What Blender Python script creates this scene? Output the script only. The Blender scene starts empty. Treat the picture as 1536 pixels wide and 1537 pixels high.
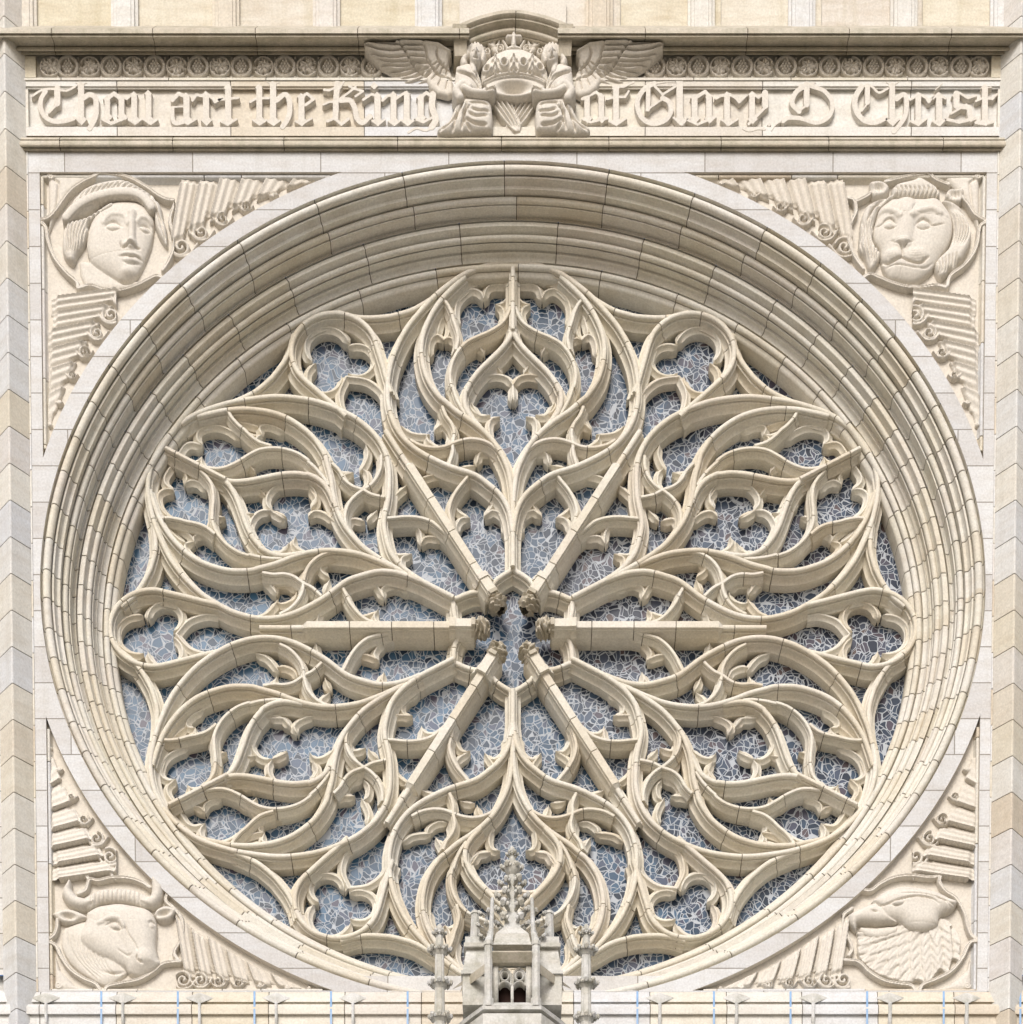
import bpy, bmesh, math, random
import numpy as np
from math import sin, cos, pi, radians
rnd = random.Random(7)
rng = np.random.default_rng(7)
scene = bpy.context.scene
COL = scene.collection

# ------------------------------------------------------------------ camera, sky, sun, exposure
TILT = radians(3.5)                      # the lens axis dips slightly, strongly shifted upwards
CAM = np.array([0.0, -36.0, 1.7])
FPX, PX0, PY0 = 3460.0, 770.0, 3356.0    # focal length and principal point in photo pixels
cam_data = bpy.data.cameras.new('camera')
cam = bpy.data.objects.new('camera', cam_data); COL.objects.link(cam)
cam.location = CAM; cam.rotation_euler = (pi/2 - TILT, 0, 0)
cam_data.sensor_fit = 'HORIZONTAL'; cam_data.sensor_width = 36.0
cam_data.lens = 36.0*FPX/1536.0
cam_data.shift_x = (768.0-PX0)/1536.0
cam_data.shift_y = (PY0-768.5)/1536.0
cam_data.clip_end = 2000.0
scene.camera = cam

world = bpy.data.worlds.new('World'); scene.world = world
world.use_nodes = True
wn = world.node_tree.nodes; wl = world.node_tree.links
wn.clear()
w_out = wn.new('ShaderNodeOutputWorld'); w_bg = wn.new('ShaderNodeBackground'); w_sky = wn.new('ShaderNodeTexSky')
SUN_EL, SUN_AZ = radians(34), radians(190)   # the sun stands high in front of the facade
w_sky.sky_type = 'NISHITA'; w_sky.sun_disc = False
w_sky.sun_elevation = SUN_EL; w_sky.sun_rotation = SUN_AZ
w_sky.dust_density = 3.0; w_sky.air_density = 0.7
w_bg.inputs['Strength'].default_value = 0.10
wl.new(w_sky.outputs[0], w_bg.inputs['Color']); wl.new(w_bg.outputs[0], w_out.inputs['Surface'])
sun_d = bpy.data.lights.new('sun', 'SUN'); sun = bpy.data.objects.new('sun', sun_d); COL.objects.link(sun)
sun_d.energy = 1.5; sun_d.angle = radians(22); sun_d.color = (1.0, 0.99, 0.97)
_sv = np.array([sin(SUN_AZ)*cos(SUN_EL), cos(SUN_AZ)*cos(SUN_EL), sin(SUN_EL)])
from mathutils import Vector
sun.rotation_euler = Vector(_sv).to_track_quat('Z', 'Y').to_euler()
sun.location = (0, -30, 60)
scene.view_settings.view_transform = 'Standard'
scene.view_settings.look = 'None'
scene.view_settings.exposure = 0.62
scene.view_settings.gamma = 1.0

# ------------------------------------------------------------------ helpers
_F = np.array([0, cos(TILT), -sin(TILT)]); _U = np.array([0, sin(TILT), cos(TILT)])
def P(px, py, d=0.0):
    """where the sight line of a photo pixel meets the plane d centimetres behind the wall face"""
    px = np.asarray(px, float); py = np.asarray(py, float); d = np.asarray(d, float)
    px, py, d = np.broadcast_arrays(px, py, d)
    dx = (px-PX0)/FPX; up = (PY0-py)/FPX
    dy = _F[1]+up*_U[1]; dz = _F[2]+up*_U[2]
    t = (d*0.01-CAM[1])/dy
    return np.stack([CAM[0]+dx*t, d*0.01+0*t, CAM[2]+dz*t], -1)
def PZ(py, d=0.0): return float(P(770, py, d)[2])
def PX(px, py=900, d=0.0): return float(P(px, py, d)[0])

def tag(o, label=None, cat=None, group=None, kind=None):
    if label: o['label'] = label
    if cat: o['category'] = cat
    if group: o['group'] = group
    if kind: o['kind'] = kind
    return o
def thing(name, label, cat, loc=(0, 0, 0), group=None):
    o = bpy.data.objects.new(name, None); COL.objects.link(o); o.location = loc
    o.empty_display_size = 0.2
    return tag(o, label, cat, group)

class MB:
    """collects faces, then links them as one mesh object"""
    def __init__(self): self.v=[]; self.n=0; self.q=[]; self.t=[]; self.qa=[]; self.ta=[]
    def add(self, V, Q=None, T=None, tint=0.5, mort=0.0):
        V = np.asarray(V, float).reshape(-1, 3)
        if Q is not None and len(Q):
            Q = np.asarray(Q, np.int64)+self.n; self.q.append(Q)
            a = np.zeros((len(Q), 2)); a[:, 0] = tint; a[:, 1] = mort; self.qa.append(a)
        if T is not None and len(T):
            T = np.asarray(T, np.int64)+self.n; self.t.append(T)
            a = np.zeros((len(T), 2)); a[:, 0] = tint; a[:, 1] = mort; self.ta.append(a)
        self.v.append(V); self.n += len(V)
    def build(self, name, mat, parent=None, smooth=True, sharp=38):
        me = bpy.data.meshes.new(name)
        V = np.concatenate(self.v)
        if parent is not None: V = V-np.array(world_loc(parent))
        Q = np.concatenate(self.q) if self.q else np.zeros((0, 4), np.int64)
        T = np.concatenate(self.t) if self.t else np.zeros((0, 3), np.int64)
        A = np.concatenate(([np.concatenate(self.qa)] if self.qa else [])+([np.concatenate(self.ta)] if self.ta else []))
        me.vertices.add(len(V)); me.vertices.foreach_set('co', V.astype(np.float32).ravel())
        L = np.concatenate([Q.ravel(), T.ravel()]).astype(np.int32)
        me.loops.add(len(L)); me.loops.foreach_set('vertex_index', L)
        ls = np.concatenate([np.arange(len(Q))*4, len(Q)*4+np.arange(len(T))*3]).astype(np.int32)
        me.polygons.add(len(ls)); me.polygons.foreach_set('loop_start', ls)
        me.update(calc_edges=True); me.validate()
        at = me.attributes.new('tint', 'FLOAT', 'FACE'); at2 = me.attributes.new('mortar', 'FLOAT', 'FACE')
        if len(me.polygons) == len(A):
            at.data.foreach_set('value', A[:, 0].astype(np.float32)); at2.data.foreach_set('value', A[:, 1].astype(np.float32))
        if smooth:
            me.polygons.foreach_set('use_smooth', np.ones(len(me.polygons), bool))
            me.set_sharp_from_angle(angle=radians(sharp))
        me.materials.append(mat)
        o = bpy.data.objects.new(name, me); COL.objects.link(o)
        if parent is not None: o.parent = parent
        return o
    # ---- simple solids
    def box(self, x0, x1, y0, y1, z0, z1, tint=0.5, mort=0.0):
        V = [(x, y, z) for x in (x0, x1) for y in (y0, y1) for z in (z0, z1)]
        self.add(V, [(0,1,3,2),(4,6,7,5),(0,4,5,1),(2,3,7,6),(0,2,6,4),(1,5,7,3)], tint=tint, mort=mort)
    def loft(self, rings, closed=True, cap=True, tint=0.5, mort=0.0):
        rings = [np.asarray(r, float) for r in rings]; m = len(rings[0]); k = len(rings)
        V = np.concatenate(rings); Q = []
        for i in range(k-1):
            for j in range(m if closed else m-1):
                j2 = (j+1) % m
                Q.append((i*m+j, i*m+j2, (i+1)*m+j2, (i+1)*m+j))
        T = []
        if cap:
            V = np.concatenate([V, [rings[0].mean(0)], [rings[-1].mean(0)]])
            for j in range(m):
                j2 = (j+1) % m
                T.append((k*m, j2, j)); T.append((k*m+1, (k-1)*m+j, (k-1)*m+j2))
        self.add(V, Q, T, tint=tint, mort=mort)
    def blob(self, c, r, sx=1, sy=1, sz=1, n=8, tint=0.5, jit=0.0):
        rings = []
        for i in range(1, n//2+2):
            a = pi*i/(n//2+2)
            rings.append([(c[0]+r*sx*sin(a)*cos(2*pi*j/n)*(1+jit*rnd.uniform(-1, 1)), c[1]+r*sy*sin(a)*sin(2*pi*j/n), c[2]+r*sz*cos(a)) for j in range(n)])
        self.loft(rings, tint=tint)

def world_loc(o):
    v = Vector((0, 0, 0))
    while o is not None: v = v+o.location; o = o.parent
    return v

def spline(pts, step=5.0):
    """Catmull-Rom through the points, resampled at an even step"""
    p = np.asarray(pts, float)
    if len(p) == 2: dense = p
    else:
        q = np.vstack([2*p[0]-p[1], p, 2*p[-1]-p[-2]]); out = []
        for i in range(1, len(q)-2):
            t = np.linspace(0, 1, 16, endpoint=False)[:, None]
            a, b, c, e = q[i-1], q[i], q[i+1], q[i+2]
            out.append(0.5*((2*b)+(c-a)*t+(2*a-5*b+4*c-e)*t*t+(-a+3*b-3*c+e)*t**3))
        out.append(p[-1:]); dense = np.vstack(out)
    s = np.concatenate([[0], np.cumsum(np.hypot(*np.diff(dense, axis=0).T))])
    n = max(2, int(round(s[-1]/step))+1); ss = np.linspace(0, s[-1], n)
    return np.stack([np.interp(ss, s, dense[:, 0]), np.interp(ss, s, dense[:, 1])], 1)

def sweep(mb, path, prof, to3d, joints=(), closed=False, gap=0.85, cap=True, deep=1.6, tints=None, flip=False, shrink=0.93, taper=None):
    """run a moulding profile (across, depth) along a path in the wall plane; joints are cut as thin grooves"""
    p = np.asarray(path, float)
    if closed: p = np.vstack([p, p[:1]])
    s = np.concatenate([[0], np.cumsum(np.hypot(*np.diff(p, axis=0).T))]); L = s[-1]
    st = [(x, 0) for x in s]; jj = [j for j in joints if 3 < j < L-3]
    st = [q for q in st if all(abs(q[0]-j) > gap*2.2 for j in jj)]
    for j in jj: st += [(j-gap, 0), (j-gap*.55, 1), (j+gap*.55, 1), (j+gap, 0)]
    st.sort(); S = np.array([q[0] for q in st]); G = np.array([q[1] for q in st])
    x = np.interp(S, s, p[:, 0]); y = np.interp(S, s, p[:, 1])
    # tangents from the smooth path
    tp = np.gradient(p, axis=0)
    if closed: tp[0] = tp[-1] = p[1]-p[-2]
    tx = np.interp(S, s, tp[:, 0]); ty = np.interp(S, s, tp[:, 1]); l = np.hypot(tx, ty)+1e-9
    nx, ny = -ty/l, tx/l
    pr = np.asarray(prof, float); M = len(pr); N = len(S)
    px = pr[None, :, 0]*np.where(G[:, None] > 0, shrink, 1.0)
    if taper: px = px*np.clip(np.minimum(S+taper*.22, L-S+taper*.22)/taper, 0, 1)[:, None]
    pd = pr[None, :, 1]+G[:, None]*deep
    X = x[:, None]+nx[:, None]*px; Y = y[:, None]+ny[:, None]*px
    V = to3d(X.ravel(), Y.ravel(), pd.ravel())
    i = np.arange(N-1)[:, None]*M; j = np.arange(M-1)[None, :]
    Q = np.stack([i+j, i+j+1, i+M+j+1, i+M+j], -1).reshape(-1, 4)
    if flip: Q = Q[:, ::-1]
    mid = (S[:-1]+S[1:])/2; idx = np.searchsorted(np.array(sorted(jj)) if jj else np.array([1e9]), mid)
    tv = rng.random(len(jj)+2) if tints is None else tints
    if closed and len(jj): tv[len(jj)] = tv[0]
    tint = np.repeat(tv[idx], M-1)
    mort = np.repeat(((G[:-1] > 0) & (G[1:] > 0)).astype(float), M-1)
    T = None
    if cap and not closed:
        n0 = N*M; V = np.vstack([V, V[:M].mean(0), V[(N-1)*M:N*M].mean(0)])
        T = [(n0, a+1, a) for a in range(M-1)]+[(n0+1, (N-1)*M+a, (N-1)*M+a+1) for a in range(M-1)]
        tint = np.concatenate([tint]); mb.add(V, Q, None, tint=tint, mort=mort)
        mb.t.append(np.array(T)+mb.n-len(V)); a = np.zeros((len(T), 2)); a[:, 0] = tv[0]; mb.ta.append(a)
    else: mb.add(V, Q, T, tint=tint, mort=mort)

def sym(half):                       # mirror a half profile listed from the nose outwards
    h = [tuple(q) for q in half]
    return [(-a, d) for a, d in reversed(h) if a > 0]+h
def stations(L, lo, hi, start=None):
    out = []; s = rnd.uniform(lo*.3, hi) if start is None else start
    while s < L: out.append(s); s += rnd.uniform(lo, hi)
    return out
def plane(X, Y, D):                  # (x cm, z cm, depth cm) straight into the world
    return np.stack([np.asarray(X)*.01, np.asarray(D)*.01, np.asarray(Y)*.01], -1)
def arc(cx, cd, r, a0, a1, n=7):     # piece of a profile: angle 0 = outwards (-a), 90 = towards the viewer
    return [(cx-r*cos(radians(a)), cd-r*sin(radians(a))) for a in np.linspace(a0, a1, n)]

# ------------------------------------------------------------------ materials
def nodes(m): m.use_nodes = True; return m.node_tree.nodes, m.node_tree.links
def ramp(nd, stops):
    r = nd.new('ShaderNodeValToRGB'); e = r.color_ramp.elements
    while len(e) > len(stops): e.remove(e[-1])
    while len(e) < len(stops): e.new(0.5)
    for q, (p, c) in zip(e, stops): q.position = p; q.color = (*c, 1)
    return r
def mix(nd, lk, a, b, fac, mode='MIX'):
    m = nd.new('ShaderNodeMix'); m.data_type = 'RGBA'; m.blend_type = mode
    for sock, val in ((m.inputs[0], fac), (m.inputs[6], a), (m.inputs[7], b)):
        if hasattr(val, 'is_linked'): lk.new(val, sock)
        elif isinstance(val, (int, float)): sock.default_value = val
        else: sock.default_value = (*val, 1)
    return m.outputs[2]
def stone(name, cols, stain=(0.30, 0.27, 0.19), stain_amt=0.35, vein=0.25, bump=0.25, masonry=None, moss=0.0):
    m = bpy.data.materials.new(name); nd, lk = nodes(m); b = nd['Principled BSDF']
    b.inputs['Roughness'].default_value = 0.82; b.inputs['Specular IOR Level'].default_value = 0.3
    geo = nd.new('ShaderNodeNewGeometry'); at = nd.new('ShaderNodeAttribute'); at.attribute_name = 'tint'
    am = nd.new('ShaderNodeAttribute'); am.attribute_name = 'mortar'
    r = ramp(nd, [(i/(len(cols)-1), c) for i, c in enumerate(cols)])
    lk.new(at.outputs['Fac'], r.inputs[0]); c = r.outputs[0]
    # slanting veins, different in each stone
    mp = nd.new('ShaderNodeMapping'); lk.new(geo.outputs['Position'], mp.inputs[0])
    mp.inputs['Scale'].default_value = (1.2, 1.2, 5.0); mp.inputs['Rotation'].default_value = (0, 0.5, 0)
    nz = nd.new('ShaderNodeTexNoise'); nz.noise_dimensions = '4D'; nz.inputs['Scale'].default_value = 1.6; nz.inputs['Detail'].default_value = 6; nz.inputs['Roughness'].default_value = 0.65
    lk.new(mp.outputs[0], nz.inputs['Vector'])
    mul = nd.new('ShaderNodeMath'); mul.operation = 'MULTIPLY'; mul.inputs[1].default_value = 9.0
    lk.new(at.outputs['Fac'], mul.inputs[0]); lk.new(mul.outputs[0], nz.inputs['W'])
    vr = ramp(nd, [(0.40, (0, 0, 0)), (0.68, (1, 1, 1))]); lk.new(nz.outputs[0], vr.inputs[0])
    vf = nd.new('ShaderNodeMath'); vf.operation = 'MULTIPLY'; vf.inputs[1].default_value = vein; lk.new(vr.outputs[0], vf.inputs[0])
    c = mix(nd, lk, c, (0.62, 0.50, 0.36), vf.outputs[0], 'MULTIPLY')
    # weather stains
    n2 = nd.new('ShaderNodeTexNoise'); n2.inputs['Scale'].default_value = 1.3; n2.inputs['Detail'].default_value = 9; n2.inputs['Roughness'].default_value = 0.7
    mp2 = nd.new('ShaderNodeMapping'); lk.new(geo.outputs['Position'], mp2.inputs[0]); mp2.inputs['Scale'].default_value = (3.2, 3.2, 0.55)
    lk.new(mp2.outputs[0], n2.inputs['Vector'])
    sr = ramp(nd, [(0.50, (0, 0, 0)), (0.78, (1, 1, 1))]); lk.new(n2.outputs[0], sr.inputs[0])
    sf = nd.new('ShaderNodeMath'); sf.operation = 'MULTIPLY'; sf.inputs[1].default_value = stain_amt; lk.new(sr.outputs[0], sf.inputs[0])
    c = mix(nd, lk, c, stain, sf.outputs[0])
    fine = nd.new('ShaderNodeTexNoise'); fine.inputs['Scale'].default_value = 34; fine.inputs['Detail'].default_value = 5
    lk.new(geo.outputs['Position'], fine.inputs['Vector'])
    fr = ramp(nd, [(0.25, (0.84, 0.84, 0.84)), (0.7, (1.06, 1.06, 1.06))]); lk.new(fine.outputs[0], fr.inputs[0])
    c = mix(nd, lk, c, fr.outputs[0], 1.0, 'MULTIPLY')
    if moss:
        sp = nd.new('ShaderNodeTexNoise'); sp.inputs['Scale'].default_value = 5; sp.inputs['Detail'].default_value = 8; sp.inputs['Roughness'].default_value = .75
        lk.new(geo.outputs['Position'], sp.inputs['Vector'])
        mr = ramp(nd, [(0.42, (0, 0, 0)), (0.66, (1, 1, 1))]); lk.new(sp.outputs[0], mr.inputs[0])
        mf = nd.new('ShaderNodeMath'); mf.operation = 'MULTIPLY'; mf.inputs[1].default_value = moss; lk.new(mr.outputs[0], mf.inputs[0])
        c = mix(nd, lk, c, (0.17, 0.17, 0.10), mf.outputs[0])
    hgt = fine.outputs[0]
    if masonry:
        w, h, off = masonry
        sx = nd.new('ShaderNodeSeparateXYZ'); lk.new(geo.outputs['Position'], sx.inputs[0])
        cx = nd.new('ShaderNodeCombineXYZ'); lk.new(sx.outputs[0], cx.inputs[0]); lk.new(sx.outputs[2], cx.inputs[1])
        br = nd.new('ShaderNodeTexBrick'); lk.new(cx.outputs[0], br.inputs['Vector'])
        br.inputs['Scale'].default_value = 1.0; br.inputs['Mortar Size'].default_value = 0.0085; br.inputs['Mortar Smooth'].default_value = 0.1
        br.inputs['Brick Width'].default_value = w; br.inputs['Row Height'].default_value = h; br.offset = off
        br.inputs['Color1'].default_value = (1, 1, 1, 1); br.inputs['Color2'].default_value = (0.86, 0.84, 0.83, 1); br.inputs['Mortar'].default_value = (0.42, 0.39, 0.35, 1)
        c = mix(nd, lk, c, br.outputs['Color'], 1.0, 'MULTIPLY')
    c = mix(nd, lk, c, (0.10, 0.085, 0.065), am.outputs['Fac'])
    lk.new(c, b.inputs['Base Color'])
    bp = nd.new('ShaderNodeBump'); bp.inputs['Strength'].default_value = bump; bp.inputs['Distance'].default_value = 0.012
    lk.new(hgt, bp.inputs['Height']); lk.new(bp.outputs[0], b.inputs['Normal'])
    return m
LIME = [(0.58, 0.51, 0.41), (0.65, 0.61, 0.52), (0.66, 0.65, 0.61), (0.61, 0.62, 0.63), (0.69, 0.67, 0.61), (0.63, 0.58, 0.47), (0.64, 0.62, 0.60)]
TRAC = [(0.63, 0.57, 0.46), (0.67, 0.63, 0.53), (0.69, 0.66, 0.58), (0.65, 0.60, 0.51)]
M_wall = stone('limestone wall', LIME, masonry=(1.9, 0.52, 0.5), stain_amt=0.26)
M_lime = stone('limestone ashlar', LIME, stain_amt=0.26)
M_ring = stone('limestone mouldings', [(0.63, 0.58, 0.48), (0.67, 0.64, 0.55), (0.68, 0.66, 0.60), (0.65, 0.61, 0.54)], stain_amt=0.24, moss=0.05)
M_trac = stone('limestone tracery', TRAC, stain_amt=0.2, vein=.2)
M_panel = stone('yellowed limestone', [(0.62, 0.57, 0.44), (0.65, 0.61, 0.51), (0.63, 0.59, 0.53)], stain=(0.36, 0.30, 0.16), stain_amt=0.5, vein=0.4)
M_cornice = stone('weathered cornice stone', [(0.50, 0.45, 0.36), (0.56, 0.51, 0.42)], stain=(0.22, 0.20, 0.13), stain_amt=0.65, moss=0.35, bump=.5)
M_carve = stone('carved limestone', [(0.60, 0.55, 0.47), (0.64, 0.60, 0.53), (0.66, 0.62, 0.55)], stain_amt=0.15, vein=0.12)
M_pin = stone('weathered pinnacle stone', [(0.52, 0.50, 0.44), (0.62, 0.61, 0.57), (0.57, 0.57, 0.56)], stain=(0.20, 0.19, 0.13), stain_amt=0.6, moss=0.4, bump=.6)

def glass_mat():
    m = bpy.data.materials.new('leaded stained glass'); nd, lk = nodes(m); b = nd['Principled BSDF']
    geo = nd.new('ShaderNodeNewGeometry'); at = nd.new('ShaderNodeAttribute'); at.attribute_name = 'tint'
    nz = nd.new('ShaderNodeTexNoise'); nz.inputs['Scale'].default_value = 4.0; nz.inputs['Detail'].default_value = 1.5
    lk.new(geo.outputs['Position'], nz.inputs['Vector'])
    ad = nd.new('ShaderNodeVectorMath'); ad.operation = 'MULTIPLY_ADD'; ad.inputs[1].default_value = (0.20, 0, 0.20)
    lk.new(nz.outputs['Color'], ad.inputs[0]); lk.new(geo.outputs['Position'], ad.inputs[2])
    mp = nd.new('ShaderNodeMapping'); mp.inputs['Scale'].default_value = (1, 0.001, 1); lk.new(ad.outputs[0], mp.inputs[0])
    masks = []
    for sc, wd, loc in ((9.8, 0.05, 0.0), (4.8, 0.017, 3.3)):
        mp2 = nd.new('ShaderNodeMapping'); mp2.inputs['Location'].default_value = (loc, 0, loc); mp2.inputs['Rotation'].default_value = (0, loc, 0); lk.new(mp.outputs[0], mp2.inputs[0])
        v = nd.new('ShaderNodeTexVoronoi'); v.feature = 'DISTANCE_TO_EDGE'; v.inputs['Scale'].default_value = sc
        lk.new(mp2.outputs[0], v.inputs['Vector'])
        ls = nd.new('ShaderNodeMath'); ls.operation = 'LESS_THAN'; ls.inputs[1].default_value = wd; lk.new(v.outputs['Distance'], ls.inputs[0])
        masks.append(ls.outputs[0])
    mx = nd.new('ShaderNodeMath'); mx.operation = 'MAXIMUM'; lk.new(masks[0], mx.inputs[0]); lk.new(masks[1], mx.inputs[1])
    v2 = nd.new('ShaderNodeTexVoronoi'); v2.feature = 'F1'; v2.inputs['Scale'].default_value = 9.8; lk.new(mp.outputs[0], v2.inputs['Vector'])
    sp = nd.new('ShaderNodeSeparateColor'); lk.new(v2.outputs['Color'], sp.inputs[0])
    # painted reflections: broad areas lean to sky blue or to mauve-grey
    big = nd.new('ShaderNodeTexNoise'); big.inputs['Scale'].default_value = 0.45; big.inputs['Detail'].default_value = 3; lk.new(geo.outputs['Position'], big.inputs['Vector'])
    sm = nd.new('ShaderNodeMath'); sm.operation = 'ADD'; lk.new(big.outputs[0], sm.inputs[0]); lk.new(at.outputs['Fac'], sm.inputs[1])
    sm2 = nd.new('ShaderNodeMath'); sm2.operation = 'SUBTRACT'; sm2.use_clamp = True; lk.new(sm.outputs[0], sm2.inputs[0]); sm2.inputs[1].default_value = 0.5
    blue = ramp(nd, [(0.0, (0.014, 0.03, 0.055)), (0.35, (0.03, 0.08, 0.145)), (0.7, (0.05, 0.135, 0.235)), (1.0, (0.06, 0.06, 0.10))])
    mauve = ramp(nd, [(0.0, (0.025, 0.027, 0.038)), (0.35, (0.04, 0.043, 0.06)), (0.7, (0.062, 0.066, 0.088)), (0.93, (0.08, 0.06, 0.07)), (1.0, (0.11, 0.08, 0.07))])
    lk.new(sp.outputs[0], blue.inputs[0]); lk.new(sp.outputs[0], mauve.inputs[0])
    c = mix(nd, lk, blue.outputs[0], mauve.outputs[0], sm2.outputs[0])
    c = mix(nd, lk, c, (0.40, 0.43, 0.47), mx.outputs[0])
    lk.new(c, b.inputs['Base Color'])
    rr = nd.new('ShaderNodeMapRange'); lk.new(mx.outputs[0], rr.inputs[0]); rr.inputs[3].default_value = 0.22; rr.inputs[4].default_value = 0.6
    b.inputs['Specular IOR Level'].default_value = 0.12
    lk.new(rr.outputs[0], b.inputs['Roughness'])
    bp = nd.new('ShaderNodeBump'); bp.inputs['Strength'].default_value = 0.5; bp.inputs['Distance'].default_value = 0.02
    lk.new(mx.outputs[0], bp.inputs['Height']); lk.new(bp.outputs[0], b.inputs['Normal'])
    return m
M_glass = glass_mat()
def plain(name, c, r=0.8):
    m = bpy.data.materials.new(name); nd, lk = nodes(m); b = nd['Principled BSDF']
    n = nd.new('ShaderNodeTexNoise'); n.inputs['Scale'].default_value = 3; n.inputs['Detail'].default_value = 6
    rp = ramp(nd, [(0.3, tuple(x*.8 for x in c)), (0.7, tuple(min(1, x*1.15) for x in c))]); lk.new(n.outputs[0], rp.inputs[0])
    lk.new(rp.outputs[0], b.inputs['Base Color']); b.inputs['Roughness'].default_value = r
    return m

# ------------------------------------------------------------------ setting: pavement and the wall plane
mb = MB(); mb.add([(-400, -400, 0), (400, -400, 0), (400, 60, 0), (-400, 60, 0)], [(0, 1, 2, 3)])
tag(mb.build('pavement', plain('warm paving', (0.25, 0.22, 0.17)), smooth=False), kind='structure')

# ring and rose geometry, centimetres on the wall
SQ = 0.858
ZR = PZ(882)*100; RO = 709.0           # outer edge of the moulded ring
DN, DG = 104.0, 146.0                  # tracery nose plane, glass plane
ZC = PZ(940, DN)*100
def ring3d(A, R, D): return plane(R*np.cos(A), ZR+R*np.sin(A)*SQ, D)

XL, XR = PX(48)*100, PX(1492)*100
ZT, ZB = PZ(228)*100, PZ(1489)*100
px0, px1 = PX(67)*100, PX(1474)*100     # recess edges
pz0, pz1 = PZ(1487)*100, PZ(258)*100
RB = 735.0
def recess_loop(sx, sz):
    ex = px1 if sx > 0 else px0; ez = pz1 if sz > 0 else pz0
    a_h = math.asin((ez-ZR)/SQ/RB); xh = RB*cos(a_h)*sx        # circle meets the level edge
    v = RB*math.sqrt(1-(ex/RB)**2)*sz                          # circle meets the upright edge
    a0 = math.atan2((ez-ZR)/SQ, xh); a1 = math.atan2(v, ex)
    if a1-a0 > pi: a1 -= 2*pi
    if a0-a1 > pi: a1 += 2*pi
    pts = [(RB*cos(a), ZR+RB*sin(a)*SQ) for a in np.linspace(a0, a1, 60)]
    return np.array([(ex, ez)]+pts)
LOOPS = {(sx, sz): recess_loop(sx, sz) for sx in (-1, 1) for sz in (-1, 1)}

def fill(loops, d, bm=None):
    bm = bm or bmesh.new(); ed = []
    for lp in loops:
        vs = [bm.verts.new((x*.01, d*.01, z*.01)) for x, z in lp]
        ed += [bm.edges.new((vs[i], vs[(i+1) % len(vs)])) for i in range(len(vs))]
    bmesh.ops.triangle_fill(bm, use_beauty=True, use_dissolve=False, edges=ed, normal=(0, -1, 0))
    V = np.array([v.co for v in bm.verts]); bm.verts.index_update()
    T = [[v.index for v in f.verts] for f in bm.faces]; bm.free()
    return V, T
facade = thing('church_wall', 'pale limestone church wall framing the great round window', 'wall', (0, 0, 0))
mb = MB()
rect = [(XL-3, ZB), (XR+3, ZB), (XR+3, ZT+4), (XL-3, ZT+4)]
hole = [(RO*cos(a), ZR+RO*sin(a)*SQ) for a in np.linspace(0, 2*pi, 240, endpoint=False)]
V, T = fill([rect, hole]+list(LOOPS.values()), 0.0)
mb.add(V, None, T, tint=0.45)
mb.build('wall_face', M_wall, facade, smooth=False)
mb = MB()
for key, lp in LOOPS.items():
    V, T = fill([lp], 13.0); mb.add(V, None, T, tint=0.35)
    n = len(lp); a = plane(lp[:, 0], lp[:, 1], np.zeros(n)); b = plane(lp[:, 0], lp[:, 1], np.full(n, 13.0))
    Q = [(i, (i+1) % n, n+(i+1) % n, n+i) for i in range(n)]
    mb.add(np.vstack([a, b]), Q, tint=0.4)
mb.build('recessed_panel', M_carve, facade)
# thin bead inside the straight edges of each recess
mb = MB(); bead = [(0, 2), (0, -1), (1.2, -2.2), (3, -1.2), (3, 2)]
bead = [(0, 13), (0, 6)]+arc(2.5, 6, 2.5, 0, 180, 6)+[(5, 9), (8, 13)]
for (sx, sz), lp in LOOPS.items():
    ex, ez = lp[0]; h = lp[1]; v = lp[-1]
    for e, other in ((h, 0), (v, 1)):
        q = np.array([(ex, ez), e]); q = np.array([q[0]+(q[1]-q[0])*t for t in np.linspace(0, .96, 30)])
        s = 1 if ((sx*sz > 0) == (other == 0)) else -1
        sweep(mb, q, [(a*s, d) for a, d in bead], plane, stations(800, 50, 170))
mb.build('recess_bead', M_lime, facade)

# ------------------------------------------------------------------ moulded ring of the window, three orders
KA, KD = 0.85, 0.95
def prof(pts): return [(a*KA, d*KD) for a, d in pts]
order1 = prof([(0, 0), (.5, 10), (3, 12)]+arc(10, 8, 7, -20, 205, 12)+[(14.5, 18), (17, 18.5), (18.5, 12), (21.5, 12.5), (21.5, 16), (22.5, 21), (25, 24), (28, 24.5), (30, 25), (29.5, 42), (28, 45)]+arc(35, 42, 5.6, -10, 205, 10)+[(38, 50), (40, 50), (41, 45), (43, 45.5), (42, 68), (44, 69), (49, 66)])
order2 = prof([(49, 66), (49, 75), (51, 75.5), (52, 67), (60, 66), (61, 67), (61, 72), (62.5, 77), (64, 79)]+arc(68.5, 82, 5, -10, 205, 10)+[(71, 89), (73, 89), (74, 86), (75.5, 86.5), (74.5, 101), (77, 102), (79, 100), (80, 101), (80, 105), (82, 108), (86, 109.5), (88, 110)])
order3 = prof([(88, 110), (88, 117), (90, 118)]+arc(95.5, 114, 5.6, -10, 205, 10)+[(98, 122), (100.5, 122), (101.5, 117), (106, 119), (109, 121.5), (110, 124), (110.5, 172)])
surround = thing('window_surround', 'deep moulded round stone frame of three stepped orders around the rose window', 'window frame', (0, 0, ZR*.01))
def ring_joints(seed):
    r = random.Random(seed); a = r.uniform(0, .1); out = []
    while a < 2*pi:
        out.append(a); L = 50+95*abs(sin(a))**2.5; a += L*r.uniform(.92, 1.08)/680
    return out
ANG = np.linspace(0, 2*pi, 361)
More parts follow.
